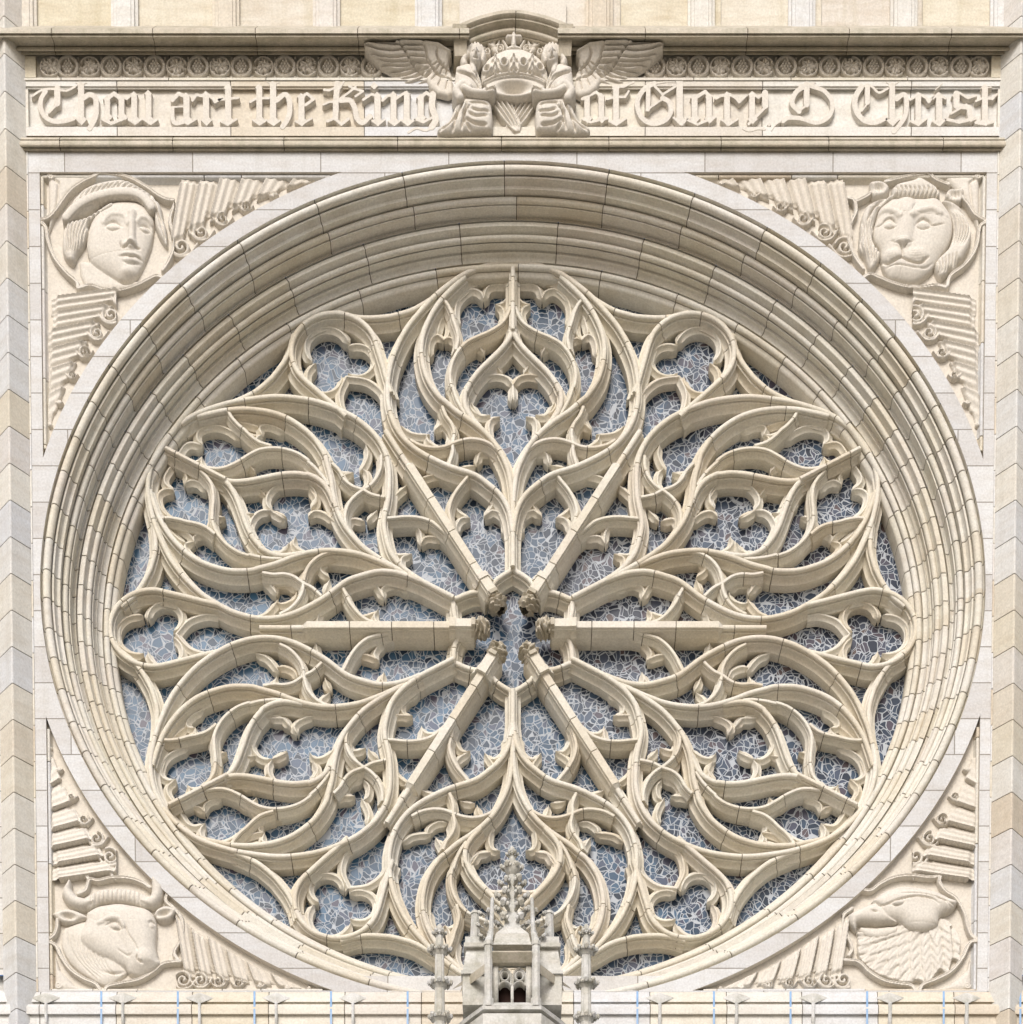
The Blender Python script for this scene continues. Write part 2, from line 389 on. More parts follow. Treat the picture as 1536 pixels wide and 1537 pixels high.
for i, pr in enumerate((order1, order2, order3)):
    mb = MB(); sub = [pr]
    if i == 0: sub = [pr[:27], pr[26:]]
    for q in sub:
        js = np.array(ring_joints(11+i*5+len(q)))*650
        sweep(mb, np.stack([ANG*650, 0*ANG], 1)[:], q,
              lambda X, Y, D: ring3d(X/650.0, RO-Y, D), js, cap=False, gap=1.0, deep=1.0, shrink=1.0)
    mb.build('moulded_order', M_ring, surround)

# ------------------------------------------------------------------ rose tracery
def rose3d_rot(th):
    c, s = cos(th), sin(th)
    def f(X, Y, D): return plane(c*X-s*Y, ZC+(s*X+c*Y)*SQ, D)
    return f
CR = {'1': (760, 385, 7.314), '2': (760, 560, 7.314), '3': (760, 720, 7.314), '4': (930, 430, 7.314)}
def tr(spec, off):
    """crop readings -> centimetres in the rose's own plane (petal axis up)"""
    out = []; k = None
    for t in spec:
        if isinstance(t, str): k = CR[t]; continue
        w = P(k[0]+t[0]/k[2], k[1]+t[1]/k[2], DN+off)
        out.append((w[0]*100, (w[2]*100-ZC)/SQ))
    return np.array(out)
MAIN = sym([(0, 0), (1.9, .3), (3.4, 1.7), (3.9, 3.8), (3.4, 6.2), (2.9, 8.4), (5.4, 8.6), (6.2, 9.0), (5.9, 11), (6.4, 15), (8.2, 19), (10.2, 20.6), (11.6, 21.2), (12.3, 21.6), (12.5, 24), (12.5, 42.5)])
SEC = sym([(0, 0), (1.6, .3), (2.7, 1.6), (3.0, 3.6), (2.5, 5.6), (4.2, 5.8), (4.5, 8.0), (5.8, 12), (7.6, 14.2), (8.2, 14.8), (8.5, 16.5), (8.5, 38)])
CUSP = sym([(0, 0), (1.1, .4), (1.8, 1.8), (2.8, 3.8), (5.2, 6.2), (6.8, 7.0), (7.0, 8.2), (7.0, 22.5)])
O_M, O_S, O_C = 0, 4.5, 20
outer = [['1', (73, 40), (320, 70), (600, 170), (880, 370), (1080, 570), (1260, 800), (1390, 1080), (1440, 1300), (1450, 1500), '2', (1440, 330), (1405, 470), (1350, 590), (1270, 700), (1180, 785), (1080, 855), (940, 930), (760, 1010), (500, 1095), (350, 1195), (210, 1320), (130, 1460), '3', (95, 420), (76, 560)]]
inner = [['1', (600, 200), (740, 330), (860, 455), (965, 610), (1045, 790), (1080, 970), (1065, 1150), (1010, 1330), (900, 1500), '2', (825, 285), (690, 400), (540, 500), (400, 610), (280, 740), (190, 890), (125, 1050), (95, 1210), (78, 1390), '3', (74, 480)]]
drop = [['1', (62, 740), (110, 870), (200, 990), (330, 1120), (450, 1240), (540, 1360), (590, 1470), '2', (598, 190), (605, 290), (580, 390), (520, 480), (430, 575)]]
second = [['1', (100, 540), (140, 640), (205, 725), (330, 805), (470, 865), (590, 930), (680, 1030), (740, 1150), (765, 1290), (745, 1420), '2', (735, 130), (705, 230), (650, 350), (590, 440)],
          ['1', (700, 1010), (675, 890), (690, 790), (725, 690), (745, 610), (790, 510), (845, 445)],
          ['2', (850, 350), (810, 450), (745, 540), (718, 640), (735, 760), (735, 860), (775, 985)],
          ['2', (212, 860), (310, 772), (430, 722), (560, 712), (690, 742), (830, 795), (960, 805), (1090, 780), (1200, 725)],
          ['2', (560, 1110), (610, 1175), (690, 1275), (750, 1390), (775, 1500), '3', (765, 400), (735, 510), (705, 600)]]
cusps = [['1', (110, 300), (200, 295), (300, 300), (365, 345), (395, 450)], ['1', (395, 450), (425, 380), (520, 345), (620, 400), (690, 500), (705, 620), (680, 740)],
         ['1', (265, 515), (190, 500), (140, 440)], ['1', (265, 515), (190, 550), (170, 640), (215, 735)],
         ['1', (715, 960), (730, 905), (780, 880), (830, 912)], ['1', (830, 912), (895, 850), (955, 880), (990, 970), (990, 1080)], ['1', (775, 610), (768, 740), (785, 850), (830, 912)],
         ['1', (800, 560), (860, 680), (895, 800), (895, 850)],
         ['1', (215, 850), (330, 880), (425, 910), (440, 960), (400, 1045)], ['1', (400, 1045), (450, 960), (550, 955), (640, 1015), (700, 1110), (730, 1220)],
         ['2', (850, 420), (870, 520), (930, 620)], ['2', (930, 620), (860, 555), (790, 590), (755, 680), (790, 785)], ['2', (1025, 670), (1000, 740), (900, 800), (800, 790)], ['2', (985, 668), (1100, 665), (1210, 640), (1300, 570)],
         ['2', (290, 880), (370, 855), (440, 875), (470, 985)], ['2', (435, 870), (470, 800), (560, 755), (650, 760), (730, 790)], ['2', (490, 1005), (560, 1010), (660, 1030)],
         ['3', (275, 190), (300, 280), (385, 395)], ['3', (385, 395), (300, 330), (205, 370), (155, 450), (160, 580)], ['3', (700, 270), (680, 330), (610, 385), (545, 415)], ['3', (545, 415), (630, 410), (690, 480), (700, 570)],
         ['2', (700, 1120), (800, 1105), (900, 1100), (1000, 1120), (1090, 1150)],
         # heart of the petal: two round lobes, a third below, and the cusps that part them
         ['1', (75, 1400), (130, 1320), (240, 1285), (370, 1310), (470, 1380), '2', (540, 200), (560, 290), (520, 390), (440, 445), (320, 455)], ['1', (75, 1385), (80, 1470), '2', (85, 290)],
         ['2', (215, 475), (300, 490), (335, 560), (330, 650), (300, 720)], ['2', (320, 455), (440, 450), (530, 320)],
         ['1', (180, 960), (250, 1110), (250, 1180), (200, 1270)]]
hub = [['3', (73, 930), (105, 985), (180, 1030), (265, 1095), (330, 1190)]]
bar_k = [['1', (935, 425), (1070, 510), (1210, 580), (1400, 632), '4', (210, 312), (420, 325), (600, 308), (760, 262)]]
rose = thing('rose_window', 'great round rose window of flowing stone tracery and leaded glass', 'window', (0, 1.5, ZC*.01))
rose_j = 0
def ribs(mb, specs, prof_, off, f, mirror=True, lo=80, hi=135, gap=0.8, cap=True, taper=None):
    global rose_j
    for sp in specs:
        c = spline(tr(sp, off), 4.0)
        for s in ((1, -1) if mirror else (1,)):
            q = c*np.array([s, 1]); L = np.hypot(*np.diff(q, axis=0).T).sum()
            rose_j += 1; e = (rose_j % 13)*0.11
            sweep(mb, q, [(a, d+DN+off+e) for a, d in prof_], f, stations(L, lo, hi), gap=gap, cap=cap, taper=taper)
for k in range(6):
    f = rose3d_rot(k*pi/3)
    petal = bpy.data.objects.new('petal_tracery', None); COL.objects.link(petal); petal.parent = rose
    # mullion and inner spike stand on the petal's axis
    mb = MB(); ribs(mb, outer, MAIN, O_M, f); mb.build('outer_rib', M_trac, petal)
    mb = MB(); ribs(mb, inner, MAIN, O_M+1.5, f); mb.build('inner_rib', M_trac, petal)
    mb = MB(); ribs(mb, drop, MAIN, O_M+2.5, f)
    ax = spline(np.array([tr(['1', (73, 105)], 0)[0]*[0, 1], tr(['1', (73, 790)], 0)[0]*[0, 1]]), 6)
    sweep(mb, ax, [(a*.9, d+DN-1) for a, d in MAIN], f, [18, 60])
    mb.build('teardrop_rib', M_trac, petal)
    mb = MB(); ribs(mb, second, SEC, O_S, f, lo=60, hi=110); mb.build('secondary_rib', M_trac, petal)
    mb = MB(); ribs(mb, cusps, CUSP, O_C, f, lo=300, hi=500, taper=9); mb.build('cusping', M_trac, petal)
    mb = MB()
    ax = spline(np.array([tr(['3', (73, 420)], 0)[0]*[0, 1], tr(['3', (73, 935)], 0)[0]*[0, 1]]), 6)
    sweep(mb, ax, [(a, d+DN+.7) for a, d in MAIN], f, [20])
    ribs(mb, hub, MAIN, 8, f, lo=20, hi=60); mb.build('mullion', M_trac, petal)
# spokes between the petals, each ending in a carved boss at the hub
FLAT = sym([(0, 0), (5.4, 0.2), (6.0, 1.2), (6.2, 4.5), (7.6, 5.2), (7.8, 9), (8.8, 13), (11, 17), (12, 18.5), (12, 20), (12.8, 21.5), (12.8, 47)])
for k in range(6):
    th = k*pi/3; f = rose3d_rot(th-pi/2)        # spoke lies along local +y
    spoke = bpy.data.objects.new('spoke', None); COL.objects.link(spoke); spoke.parent = rose
    mb = MB()
    r0, r1 = 60.0, 318.0
    sweep(mb, np.stack([np.zeros(60), np.linspace(92, r1, 60)], 1), [(a, d+DN-5) for a, d in FLAT], f, [30, 95, 160])
    sweep(mb, np.stack([np.zeros(20), np.linspace(r0, 96, 20)], 1), [(a*1.22, d*1.0+DN-10) for a, d in FLAT], f, [])
    sweep(mb, np.stack([np.zeros(30), np.linspace(r1-20, 392, 30)], 1), [(a*1.05, d+DN+.5) for a, d in MAIN], f, [45])
    # pointed weathering where the spoke dies into the petals
    V = [f(np.array([x]), np.array([y]), np.array([d]))[0] for x, y, d in ((-6, r1-1, DN-5), (6, r1-1, DN-5), (0, r1+11, DN+5), (-12, r1-1, DN+22), (12, r1-1, DN+22), (0, r1+18, DN+22))]
    mb.add(V, None, [(0, 1, 2), (0, 2, 5), (0, 5, 3), (1, 4, 5), (1, 5, 2)], tint=.6)
    mb.build('spoke_bar', M_trac, spoke)
    mb = MB(); sweep(mb, np.array([(0, 89), (0, 91), (0, 96), (0, 98)]), [(a*1.38, d+DN-12) for a, d in FLAT], f, [])
    mb.build('collar', M_trac, spoke)
    # boss: a knobbly carved leaf block
    mb = MB(); r = random.Random(40+k)
    gx, gy = np.meshgrid(np.linspace(0, 2*pi, 41), np.linspace(0, 1, 26))
    ln = gy; base = 15*np.sin(pi*np.clip(ln*.93+.07, 0, 1))**.45
    ph = r.uniform(0, 6)
    bump = 1+.16*np.sin(gx*5+ph+3*np.sin(ln*9))+.13*np.sin(ln*26+2*np.cos(gx*3+ph))+.08*np.sin(gx*9-ln*17)
    rr = base*bump
    X = rr*np.cos(gx)*.92; Yb = 35+ln*29; D = DN-2+ (rr*np.sin(gx))*1.25+8-14*(1-ln)*0
    V = f(X.ravel(), Yb.ravel(), D.ravel()); i = np.arange(25)[:, None]*41; j = np.arange(40)[None, :]
    mb.add(V, np.stack([i+j, i+j+1, i+41+j+1, i+41+j], -1).reshape(-1, 4), tint=.2+.5*r.random())
    sweep(mb, np.array([(0, 58), (0, 61), (0, 64)]), [(a*1.1, d+DN-14) for a, d in FLAT], f, [])
    mb.build('boss', M_cornice, spoke)
# trefoil roundels between the petals at the rim
for k in range(6):
    th = k*pi/3; f = rose3d_rot(th-pi/2); c0 = 557.0 if k % 3 == 0 else 548.0
    tref = bpy.data.objects.new('trefoil_roundel', None); COL.objects.link(tref); tref.parent = rose
    mb = MB(); a = np.radians(np.linspace(-28, 208, 50)); arc_ = np.stack([66*np.cos(a), c0+66*np.sin(a)], 1)
    tl = np.array([(54, c0-52), (46, c0-80), (40, c0-104)])
    sweep(mb, spline(np.vstack([tl[::-1], arc_[1:-1:4], tl*[-1, 1]]), 4), [(x, d+DN+.9) for x, d in MAIN], f, [90, 160, 230, 300])
    mb.build('roundel_rib', M_trac, tref)
    mb = MB(); ribs(mb, bar_k, MAIN, 3, lambda X, Y, D: rose3d_rot(th-pi/2)(X, Y, D), mirror=False) if False else None
    for n, aa in enumerate((90, 210, 330)):
        fr, fd = ((34, 25) if n == 0 else (27, 34))
        cx, cy = fd*cos(radians(aa)), c0+fd*sin(radians(aa))
        t = np.radians(np.linspace(aa-(104 if n == 0 else 122), aa+(104 if n == 0 else 122), 34))
        sweep(mb, np.stack([cx+fr*np.cos(t), cy+fr*np.sin(t)], 1), [(x, d+DN+19+n*.3) for x, d in CUSP], f, [], taper=9)
    for s in (1, -1):                          # little ogee light towards the hub
        sweep(mb, spline([(s*32, c0-100), (s*34, c0-80), (s*24, c0-54), (0, c0-34)], 4), [(x, d+DN+18+s*.2) for x, d in CUSP], f, [])
    mb.build('cusping', M_trac, tref)
for k in range(6):
    f = rose3d_rot(k*pi/3)
    mb = MB(); ribs(mb, bar_k, MAIN, 3, f); mb.build('rim_rib', M_trac, rose)
# glass: one leaded panel per sixth, seams hidden behind the spokes
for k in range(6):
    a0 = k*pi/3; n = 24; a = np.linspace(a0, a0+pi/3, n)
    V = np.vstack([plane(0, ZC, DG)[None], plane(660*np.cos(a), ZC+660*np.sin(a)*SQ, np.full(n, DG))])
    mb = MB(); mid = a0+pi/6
    mb.add(V, None, [(0, i+2, i+1) for i in range(n-1)], tint=0.5+0.3*cos(mid))  # left panels bluer, right ones greyer: reflection painted into the tint
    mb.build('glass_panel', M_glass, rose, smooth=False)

# ------------------------------------------------------------------ rest of the wall: borders, pilasters, cornice, sill
def hprof(pts, py_ref):
    z0 = PZ(py_ref)*100
    return [(PZ(py, d)*100-z0, d) for py, d in pts], z0
def hmould(mb, pts, x0, x1, py_ref, lo=140, hi=185, gap=.8, js=None, cap=True):
    pr, z0 = hprof(pts, py_ref); X0, X1 = PX(x0)*100, PX(x1)*100
    q = np.stack([np.linspace(X0, X1, 40), np.full(40, z0)], 1)
    sweep(mb, q, pr, plane, stations(X1-X0, lo, hi) if js is None else js, gap=gap, deep=1.0, shrink=1.0, cap=cap)
# wall below and beside the picture, and the storey above
mb = MB()
V = plane(np.array([-1500, 1500, 1500, -1500]), np.array([0, 0, ZB+30, ZB+30]), np.full(4, 14.0)); mb.add(V, [(0, 1, 2, 3)], tint=.4)
for a, b in ((-1500, XL-2), (XR+2, 1500)):
    V = plane(np.array([a, b, b, a]), np.array([ZB+26, ZB+26, ZT+700, ZT+700]), np.full(4, 2.0)); mb.add(V, [(0, 1, 2, 3)], tint=.4)
V = plane(np.array([XL-2, XR+2, XR+2, XL-2]), np.array([ZT+2, ZT+2, ZT+700, ZT+700]), np.full(4, 16.0)); mb.add(V, [(0, 1, 2, 3)], tint=.4)
mb.build('plain_ashlar', M_wall, facade, smooth=False)
# inner arris line along the border of the square
mb = MB()
for sgn, xe in ((-1, XL), (1, XR)):
    q = np.stack([np.full(60, xe), np.linspace(ZB, ZT, 60)], 1)
    pr = [(0, 2), (0, -1.4), (2.0, -1.6), (2.6, 0.5), (8.2, 0.4), (9, 2)]
    sweep(mb, q, [(-a*-sgn, d) for a, d in pr], plane, stations(1300, 52, 53, 20), shrink=1.0)
mb.build('border_fillet', M_lime, facade)
# pilasters: V-shaped shafts in 52 cm courses
def pilaster(xa, xe, sgn, label):
    t = thing('pilaster', label, 'pilaster', (PX(xa), -0.3, 0), 'angled pilasters flanking the window')
    A, E = PX(xa, 900, -28)*100, PX(xe)*100
    O = 2*A-E
    pr = [(O-sgn*-0, 4), (O, 0), (A-(A-O)*.06, -27.4), (A, -28), (A+(E-A)*.06, -27.4), (E, 0), (E, 4)]
    z0, z1 = 0, ZT+640; q = np.stack([np.zeros(200), np.linspace(z0, z1, 200)], 1)
    mb = MB(); sweep(mb, q, [(-a, d) for a, d in pr], plane, stations(z1, 52.3, 52.31, (PZ(1420, 0)*100-z0) % 52.3), gap=.75, deep=.9, shrink=1.0)
    mb.build('shaft', M_lime, t, sharp=20)
    return t
pilaster(17, 48, -1, 'angled pale stone pilaster left of the round window')
pilaster(1523, 1492, 1, 'angled pale stone pilaster right of the round window')

# string course between inscription and window square
t = thing('string_course', 'weathered horizontal stone string course under the inscription', 'moulding', (0, 0, PZ(215)))
mb = MB(); hmould(mb, [(203, 3), (206, 3), (206.3, -7), (209, -8.5), (210, -7)]+[(210+5.5*(1-cos(a)), -5-5*sin(a)) for a in np.linspace(0.3, 2.7, 8)]+[(221.5, -2), (222, -4), (225.5, -4), (226, -1), (228.5, -.5), (229, 1.5)], 40, 1500, 215)
mb.build('moulding', M_cornice, t)
# cornice
t = thing('cornice', 'long projecting stone cornice with weathered greenish top edge', 'cornice', (0, 0, PZ(60)))
CPR = [(38, 14), (42, -33), (43, -35), (49.5, -36), (50.5, -33), (52, -33), (55, -33), (56, -31), (58.5, -25), (63, -17), (69, -12)]+[(73-3.2*cos(a), -10-3.2*sin(a)) for a in np.linspace(0, pi, 7)]+[(77, -5), (78, -6), (81, -6), (82, -2), (83, 6)]
for a, b in ((2, 706), (836, 1538)):
    mb = MB(); hmould(mb, CPR, a, b, 60, 148, 152); mb.build('moulding', M_cornice, t)
# storey above: blind panels between pale strips
t = thing('blind_arcade', 'row of yellowed stone panels between pale strips above the cornice', 'panelling', (0, 0, PZ(20)))
mb = MB()
for i in range(10):
    a, b = 66+151*i-40, 66+151*i+110
    V = [P(x, y, 9) for x, y in ((a, 50), (b+.5, 50), (b+.5, -160), (a, -160))]; mb.add(V, [(0, 1, 2, 3)], tint=(i*.37) % 1)
mb.build('panel', M_panel, t, smooth=False)
for xc in (45, 195, 345, 494, 645, 898, 1049, 1198, 1349, 1497):
    mb = MB(); x = PX(xc)*100; w = 20
    q = np.stack([np.full(30, x), np.linspace(PZ(46)*100, PZ(-160)*100, 30)], 1)
    pr = [(-w, 9), (-w, 3), (-w+4, 2), (-w+5, -2), (-w+9, -2.5), (-w+10, -4)]; pr = pr+[(-a, d) for a, d in reversed(pr)]
    sweep(mb, q, pr, plane, [52, 104], shrink=1.0)
    mb.build('strip', M_lime, t)
# arched hood over the crown
t = thing('arched_hood', 'curved stone hood projecting above the carved crown', 'hood', (0, -.3, PZ(40)))
w = [P(x, y, -40) for x, y in ((681, 29), (724, 12), (770, 4), (817, 12), (863, 29))]
q = spline([(a[0]*100, a[2]*100) for a in w], 6)
HP = [(2, 14), (2, -24), (0, -29), (-6, -31), (-8, -29), (-8.5, -26), (-11, -26), (-11.5, -23), (-12, -19), (-14, -16), (-15, -16)]+[(-18+3*cos(a), -15-3.5*sin(a)) for a in np.linspace(0, pi, 7)]+[(-21.5, -11), (-23.5, -12), (-24, -3), (-26, -3), (-27, -6), (-29, -6), (-29.5, 8)]
mb = MB(); sweep(mb, q, HP, plane, [95], shrink=1.0); mb.build('arch_moulding', M_cornice, t)
mb = MB()
for s in (-1, 1):
    xo, xi = 770+s*89, 770+s*68
    X = sorted((PX(xo, 900, -20)*100, PX(xi, 900, -20)*100))
    z1, z0 = PZ(38, -30)*100, PZ(80, -24)*100
    a, b = X; f = [(a, -33), (b, -33), (b, 10), (a, 10)]
    r1 = [(x*.01, d*.01, z1*.01) for x, d in f]; r0 = [(x*.01, d*.01, z0*.01) for x, d in [(a+(3 if s<0 else 0), -20), (b-(3 if s>0 else 0), -20), (b, 10), (a, 10)]]
    mb = MB(); mb.loft([r0, r1], tint=.6); mb.build('bracket', M_cornice, t)
mb = MB(); mb.add([P(x, y, 3) for x, y in ((690, 100), (850, 100), (850, 0), (690, 0))], [(0, 1, 2, 3)], tint=.5); mb.build('back_panel', M_carve, t, smooth=False)

# frieze bed and inscription panel
frieze = thing('vine_frieze', 'narrow carved frieze of grape and leaf roundels under the cornice', 'frieze', (0, 0, PZ(100)))
mb = MB(); hmould(mb, [(81, 8), (83, 7), (84, 9), (116, 9), (116.4, 1), (117, -1.5), (120, -1.5), (121, 1), (122, 2)], 40, 1500, 100); mb.build('bed', M_ring, frieze)
mb = MB()
for a, b in ((41, 63), (1479, 1500)):
    z = sorted((PZ(84)*100, PZ(116.3)*100)); x = PX(a)*100, PX(b)*100; mb.box(x[0]*.01, x[1]*.01, -.005, .09, z[0]*.01, z[1]*.01, tint=.3)
    mb.build('end_block', M_panel, frieze); mb = MB()
inscription = thing('inscription_panel', 'long stone panel with raised blackletter reading Thou art the King of Glory, O Christ', 'inscription', (0, 0, PZ(160)))
mb = MB()
hmould(mb, [(121, 3), (121.3, 0), (129, 0), (131, 2), (133.5, 2.5), (134.5, 7.5), (190, 7.5), (190.3, 0), (203.6, 0), (204, 3)], 41, 1500, 160, 165, 230)
for a, b in ((41, 51.5), (1489, 1500)):
    z = sorted((PZ(134)*100, PZ(190.5)*100)); x = PX(a)*100, PX(b)*100; mb.box(x[0]*.01, x[1]*.01, -.003, .075, z[0]*.01, z[1]*.01, tint=.7)
mb.build('panel', M_lime, inscription)

# sloping sill with little pyramids at the foot
sill = thing('sill_parapet', 'pale sloping stone sill with small pyramid stops below the round window', 'sill', (0, 0, PZ(1505)))
mb = MB(); hmould(mb, [(1487, 3), (1489, 1), (1489.6, -1), (1504, -8), (1504.5, -4), (1507.5, -4), (1508, -13), (1512, -15), (1522, -15), (1524, -10), (1530, -10), (1560, -14), (1561, 10)], -40, 1580, 1505, 114, 116)
mb.build('moulding', M_lime, sill)
for i in range(14):
    x = 69+115.2*i
    if 640 < x < 900: continue
    mb = MB(); c = P(x, 1497, -17)[0]
    def q(px, py, d): return P(px, py, d)
    V = [q(x-22, 1498, -5), q(x-2, 1490.5, -7), q(x+2, 1490.5, -7), q(x+22, 1498, -5), q(x+2, 1506, -13), q(x-2, 1506, -13), q(x-1.5, 1498, -13), q(x+1.5, 1498, -13)]
    mb.add(V, [(1, 2, 7, 6), (6, 7, 4, 5)], [(0, 1, 6), (0, 6, 5), (2, 3, 7), (3, 4, 7)], tint=.7)
    a, b = P(x-2.2, 1505, -16), P(x+2.2, 1560, -16); mb.box(a[0], b[0], -.175, 0, b[2], a[2], tint=.9)
    mb.build('pyramid_stop', M_pin, sill, smooth=False)
M_lead = plain('blue lead flashing', (0.22, 0.36, 0.56), .5)
for i in range(13):
    x = 152+115*i
    if 640 < x < 900: continue
    mb = MB(); V = []
    for dx in (-1.5, 1.5):
        V += [P(x+dx, 1488, -1.2), P(x+dx, 1504.3, -8.8), P(x+dx, 1508, -14.6), P(x+dx, 1524, -15.6), P(x+dx, 1560, -15.6)]
    mb.add(V, [(i_, i_+1, i_+6, i_+5) for i_ in range(4)]); mb.build('lead_strip', M_lead, sill, smooth=False)
# ------------------------------------------------------------------ carving: reliefs raised as height fields
def seg_dist(X, Y, pts):
    D = np.full(X.shape, 1e9); S = np.zeros(X.shape); acc = 0
    for (x0, y0), (x1, y1) in zip(pts[:-1], pts[1:]):
        dx, dy = x1-x0, y1-y0; l2 = dx*dx+dy*dy+1e-9
        t = np.clip(((X-x0)*dx+(Y-y0)*dy)/l2, 0, 1); d = np.hypot(X-x0-t*dx, Y-y0-t*dy)
        m = d < D; D = np.where(m, d, D); S = np.where(m, acc+t*math.sqrt(l2), S); acc += math.sqrt(l2)
    return D, S, acc
def poly_sd(X, Y, pts):
    pts = list(pts); D = seg_dist(X, Y, pts+[pts[0]])[0]; ins = np.zeros(X.shape, bool)
    for (x0, y0), (x1, y1) in zip(pts, pts[1:]+pts[:1]):
        c = ((y0 > Y) != (y1 > Y)) & (X < (x1-x0)*(Y-y0)/((y1-y0) if y1 != y0 else 1e-9)+x0); ins ^= c
    return np.where(ins, D, -D)
class Relief:
    """crop reading coordinates (ox, oy, k): photo pixel = ox + x/k"""
    def __init__(self, ox, oy, k, box, res=1.0):
        self.o = (ox, oy, k); self.px, self.py = np.meshgrid(np.arange(box[0], box[2]+res, res), np.arange(box[1], box[3]+res, res))
        self.X = (self.px-ox)*k; self.Y = (self.py-oy)*k; self.H = np.full(self.px.shape, -1.0)
    def s(self, pts, n=4): return [tuple(q) for q in spline(pts, max(2.0, self.o[2]*1.5))] if len(pts) > 2 else pts
    def put(self, h): self.H = np.maximum(self.H, h); return self
    def pillow(self, pts, h, w, base=0.0, smooth=True, mode='max'):
        if smooth: pts = self.s(list(pts)+[pts[0]])[:-1]
        sd = poly_sd(self.X, self.Y, pts); t = np.clip(sd/w, 0, 1)
        v = np.where(sd > 0, base+h*np.sqrt(1-(1-t)**2), -1.0)
        self.H = np.where(sd > 0, v, self.H) if mode == 'over' else np.maximum(self.H, v); return self
    def flat(self, pts, h, edge): # sharp-edged plate
        sd = poly_sd(self.X, self.Y, pts); self.put(np.where(sd > 0, h*np.clip(sd/edge, 0, 1), -1.0)); return self
    def ell(self, x, y, rx, ry, h, rot=0, base=0.0, mode='max'):
        c, s_ = cos(radians(rot)), sin(radians(rot)); u = ((self.X-x)*c+(self.Y-y)*s_)/rx; v = (-(self.X-x)*s_+(self.Y-y)*c)/ry
        q = u*u+v*v; d = h*np.sqrt(np.clip(1-q, 0, 1))
        if mode == 'add': self.H = np.where((q < 1) & (self.H > 0), self.H+h*np.clip(1-q, 0, 1)**2*1.0, self.H)
        elif mode == 'over': self.H = np.where(q < 1, base+d, self.H)
        else: self.put(np.where(q < 1, base+d, -1.0))
        return self
    def ridge(self, pts, w, h, base=0.0, add=False, smooth=True, taper=False):
        D, S, L = seg_dist(self.X, self.Y, self.s(pts) if smooth else pts)
        ww = w*np.clip(np.minimum(S, L-S)/(L*.35)+.25, 0, 1) if taper else w
        t = np.clip(1-(D/ww)**2, 0, 1)
        if add: self.H = np.where((t > 0) & (self.H > 0), self.H+h*t, self.H)
        else: self.put(np.where(t > 0, base+h*np.sqrt(t), -1.0))
        return self
    def groove(self, pts, w, d, smooth=True):
        D, S, L = seg_dist(self.X, self.Y, self.s(pts) if smooth else pts); t = np.clip(1-D/w, 0, 1)
        fade = np.clip(np.minimum(S, L-S)/(L*.2+1e-6)+.35, 0, 1)
        self.H = np.where((t > 0) & (self.H > 0), np.maximum(self.H-d*t*fade, .25), self.H); return self
    def mod(self, f, pts=None):
        m = self.H > 0
        if pts is not None: m &= poly_sd(self.X, self.Y, self.s(list(pts)+[pts[0]])[:-1]) > 0
        self.H = np.where(m, np.maximum(self.H+f(self.X, self.Y), .3), self.H); return self
    def blur(self, n=1):
        for _ in range(n):
            H = self.H; A = np.pad(H, 1, mode='edge')
            B = (A[:-2, 1:-1]+A[2:, 1:-1]+A[1:-1, :-2]+A[1:-1, 2:]+4*H)/8
            self.H = np.where(H > 0, np.maximum(B, .2), H)
        return self
    def build(self, name, mat, parent, d0=13.0, href=7.0, tint=.5, label=None):
        H = self.H; ny, nx = H.shape
        on = H > 0; cell = on[:-1, :-1] | on[1:, :-1] | on[:-1, 1:] | on[1:, 1:]
        V = P(self.px, self.py, d0-href); V[..., 1] = (d0-np.where(on, H, -1.0))*.01
        idx = np.arange(ny*nx).reshape(ny, nx)
        Q = np.stack([idx[:-1, :-1], idx[1:, :-1], idx[1:, 1:], idx[:-1, 1:]], -1)[cell]
        u, inv = np.unique(Q, return_inverse=True)
        mb = MB(); mb.add(V.reshape(-1, 3)[u], inv.reshape(-1, 4), tint=tint)
        o = mb.build(name, mat, parent, sharp=62)
        if label: o['label'] = label
        return o
def spiral(cx, cy, r0, r1, a0, turns, n=26):
    t = np.linspace(0, 1, n); r = r0+(r1-r0)*t; a = radians(a0)+2*pi*turns*t
    return list(zip(cx+r*np.cos(a), cy+r*np.sin(a)))
def waves(X, Y, n, amp, ang): return amp*np.sin((X*cos(radians(ang))+Y*sin(radians(ang)))*n)

# ---- corner medallions
def frame_relief(K, box, lines, t, r=21):
    R = Relief(*K, box, .75)
    for L in lines: R.ridge(L, r, 8, base=5)
    for L in lines: R.groove(L, r*.55, 4.0)
    R.blur(1)
    R.build('barbed_frame', M_carve, t, tint=.55)

t = thing('youth_head_relief', 'carved head of a youth with a headband in a pointed quatrefoil', 'relief', P(165, 350, 13))
K = (55, 240, 6.4); BX = (55, 238, 262, 452)
frame_relief(K, BX, [[(-20, 590), (100, 572), (180, 500), (250, 400), (330, 300), (450, 215), (560, 165), (610, 130)], [(610, 30), (610, 135)], [(620, 135), (760, 150), (900, 185), (1050, 265), (1180, 355), (1280, 395), (1370, 390)],
    [(0, 600), (85, 650), (110, 780), (170, 940), (280, 1085), (385, 1180), (400, 1245)], [(410, 1245), (520, 1215), (650, 1252), (800, 1262), (960, 1215), (1080, 1155), (1160, 1125), (1245, 1165)], [(1340, 420), (1295, 520), (1285, 620), (1330, 760), (1310, 880), (1270, 980), (1215, 1075)]], t)
R = Relief(*K, BX)
face = [(600, 470), (720, 410), (850, 395), (980, 410), (1080, 470), (1128, 570), (1125, 680), (1100, 820), (1060, 930), (1020, 1020), (970, 1110), (900, 1165), (815, 1170), (720, 1120), (610, 1055), (515, 970), (480, 850), (490, 700), (540, 560)]
R.pillow([(400, 960), (510, 960), (700, 1090), (820, 1160), (960, 1140), (1000, 1190), (800, 1235), (600, 1235), (480, 1205), (420, 1100)], 6, 60)
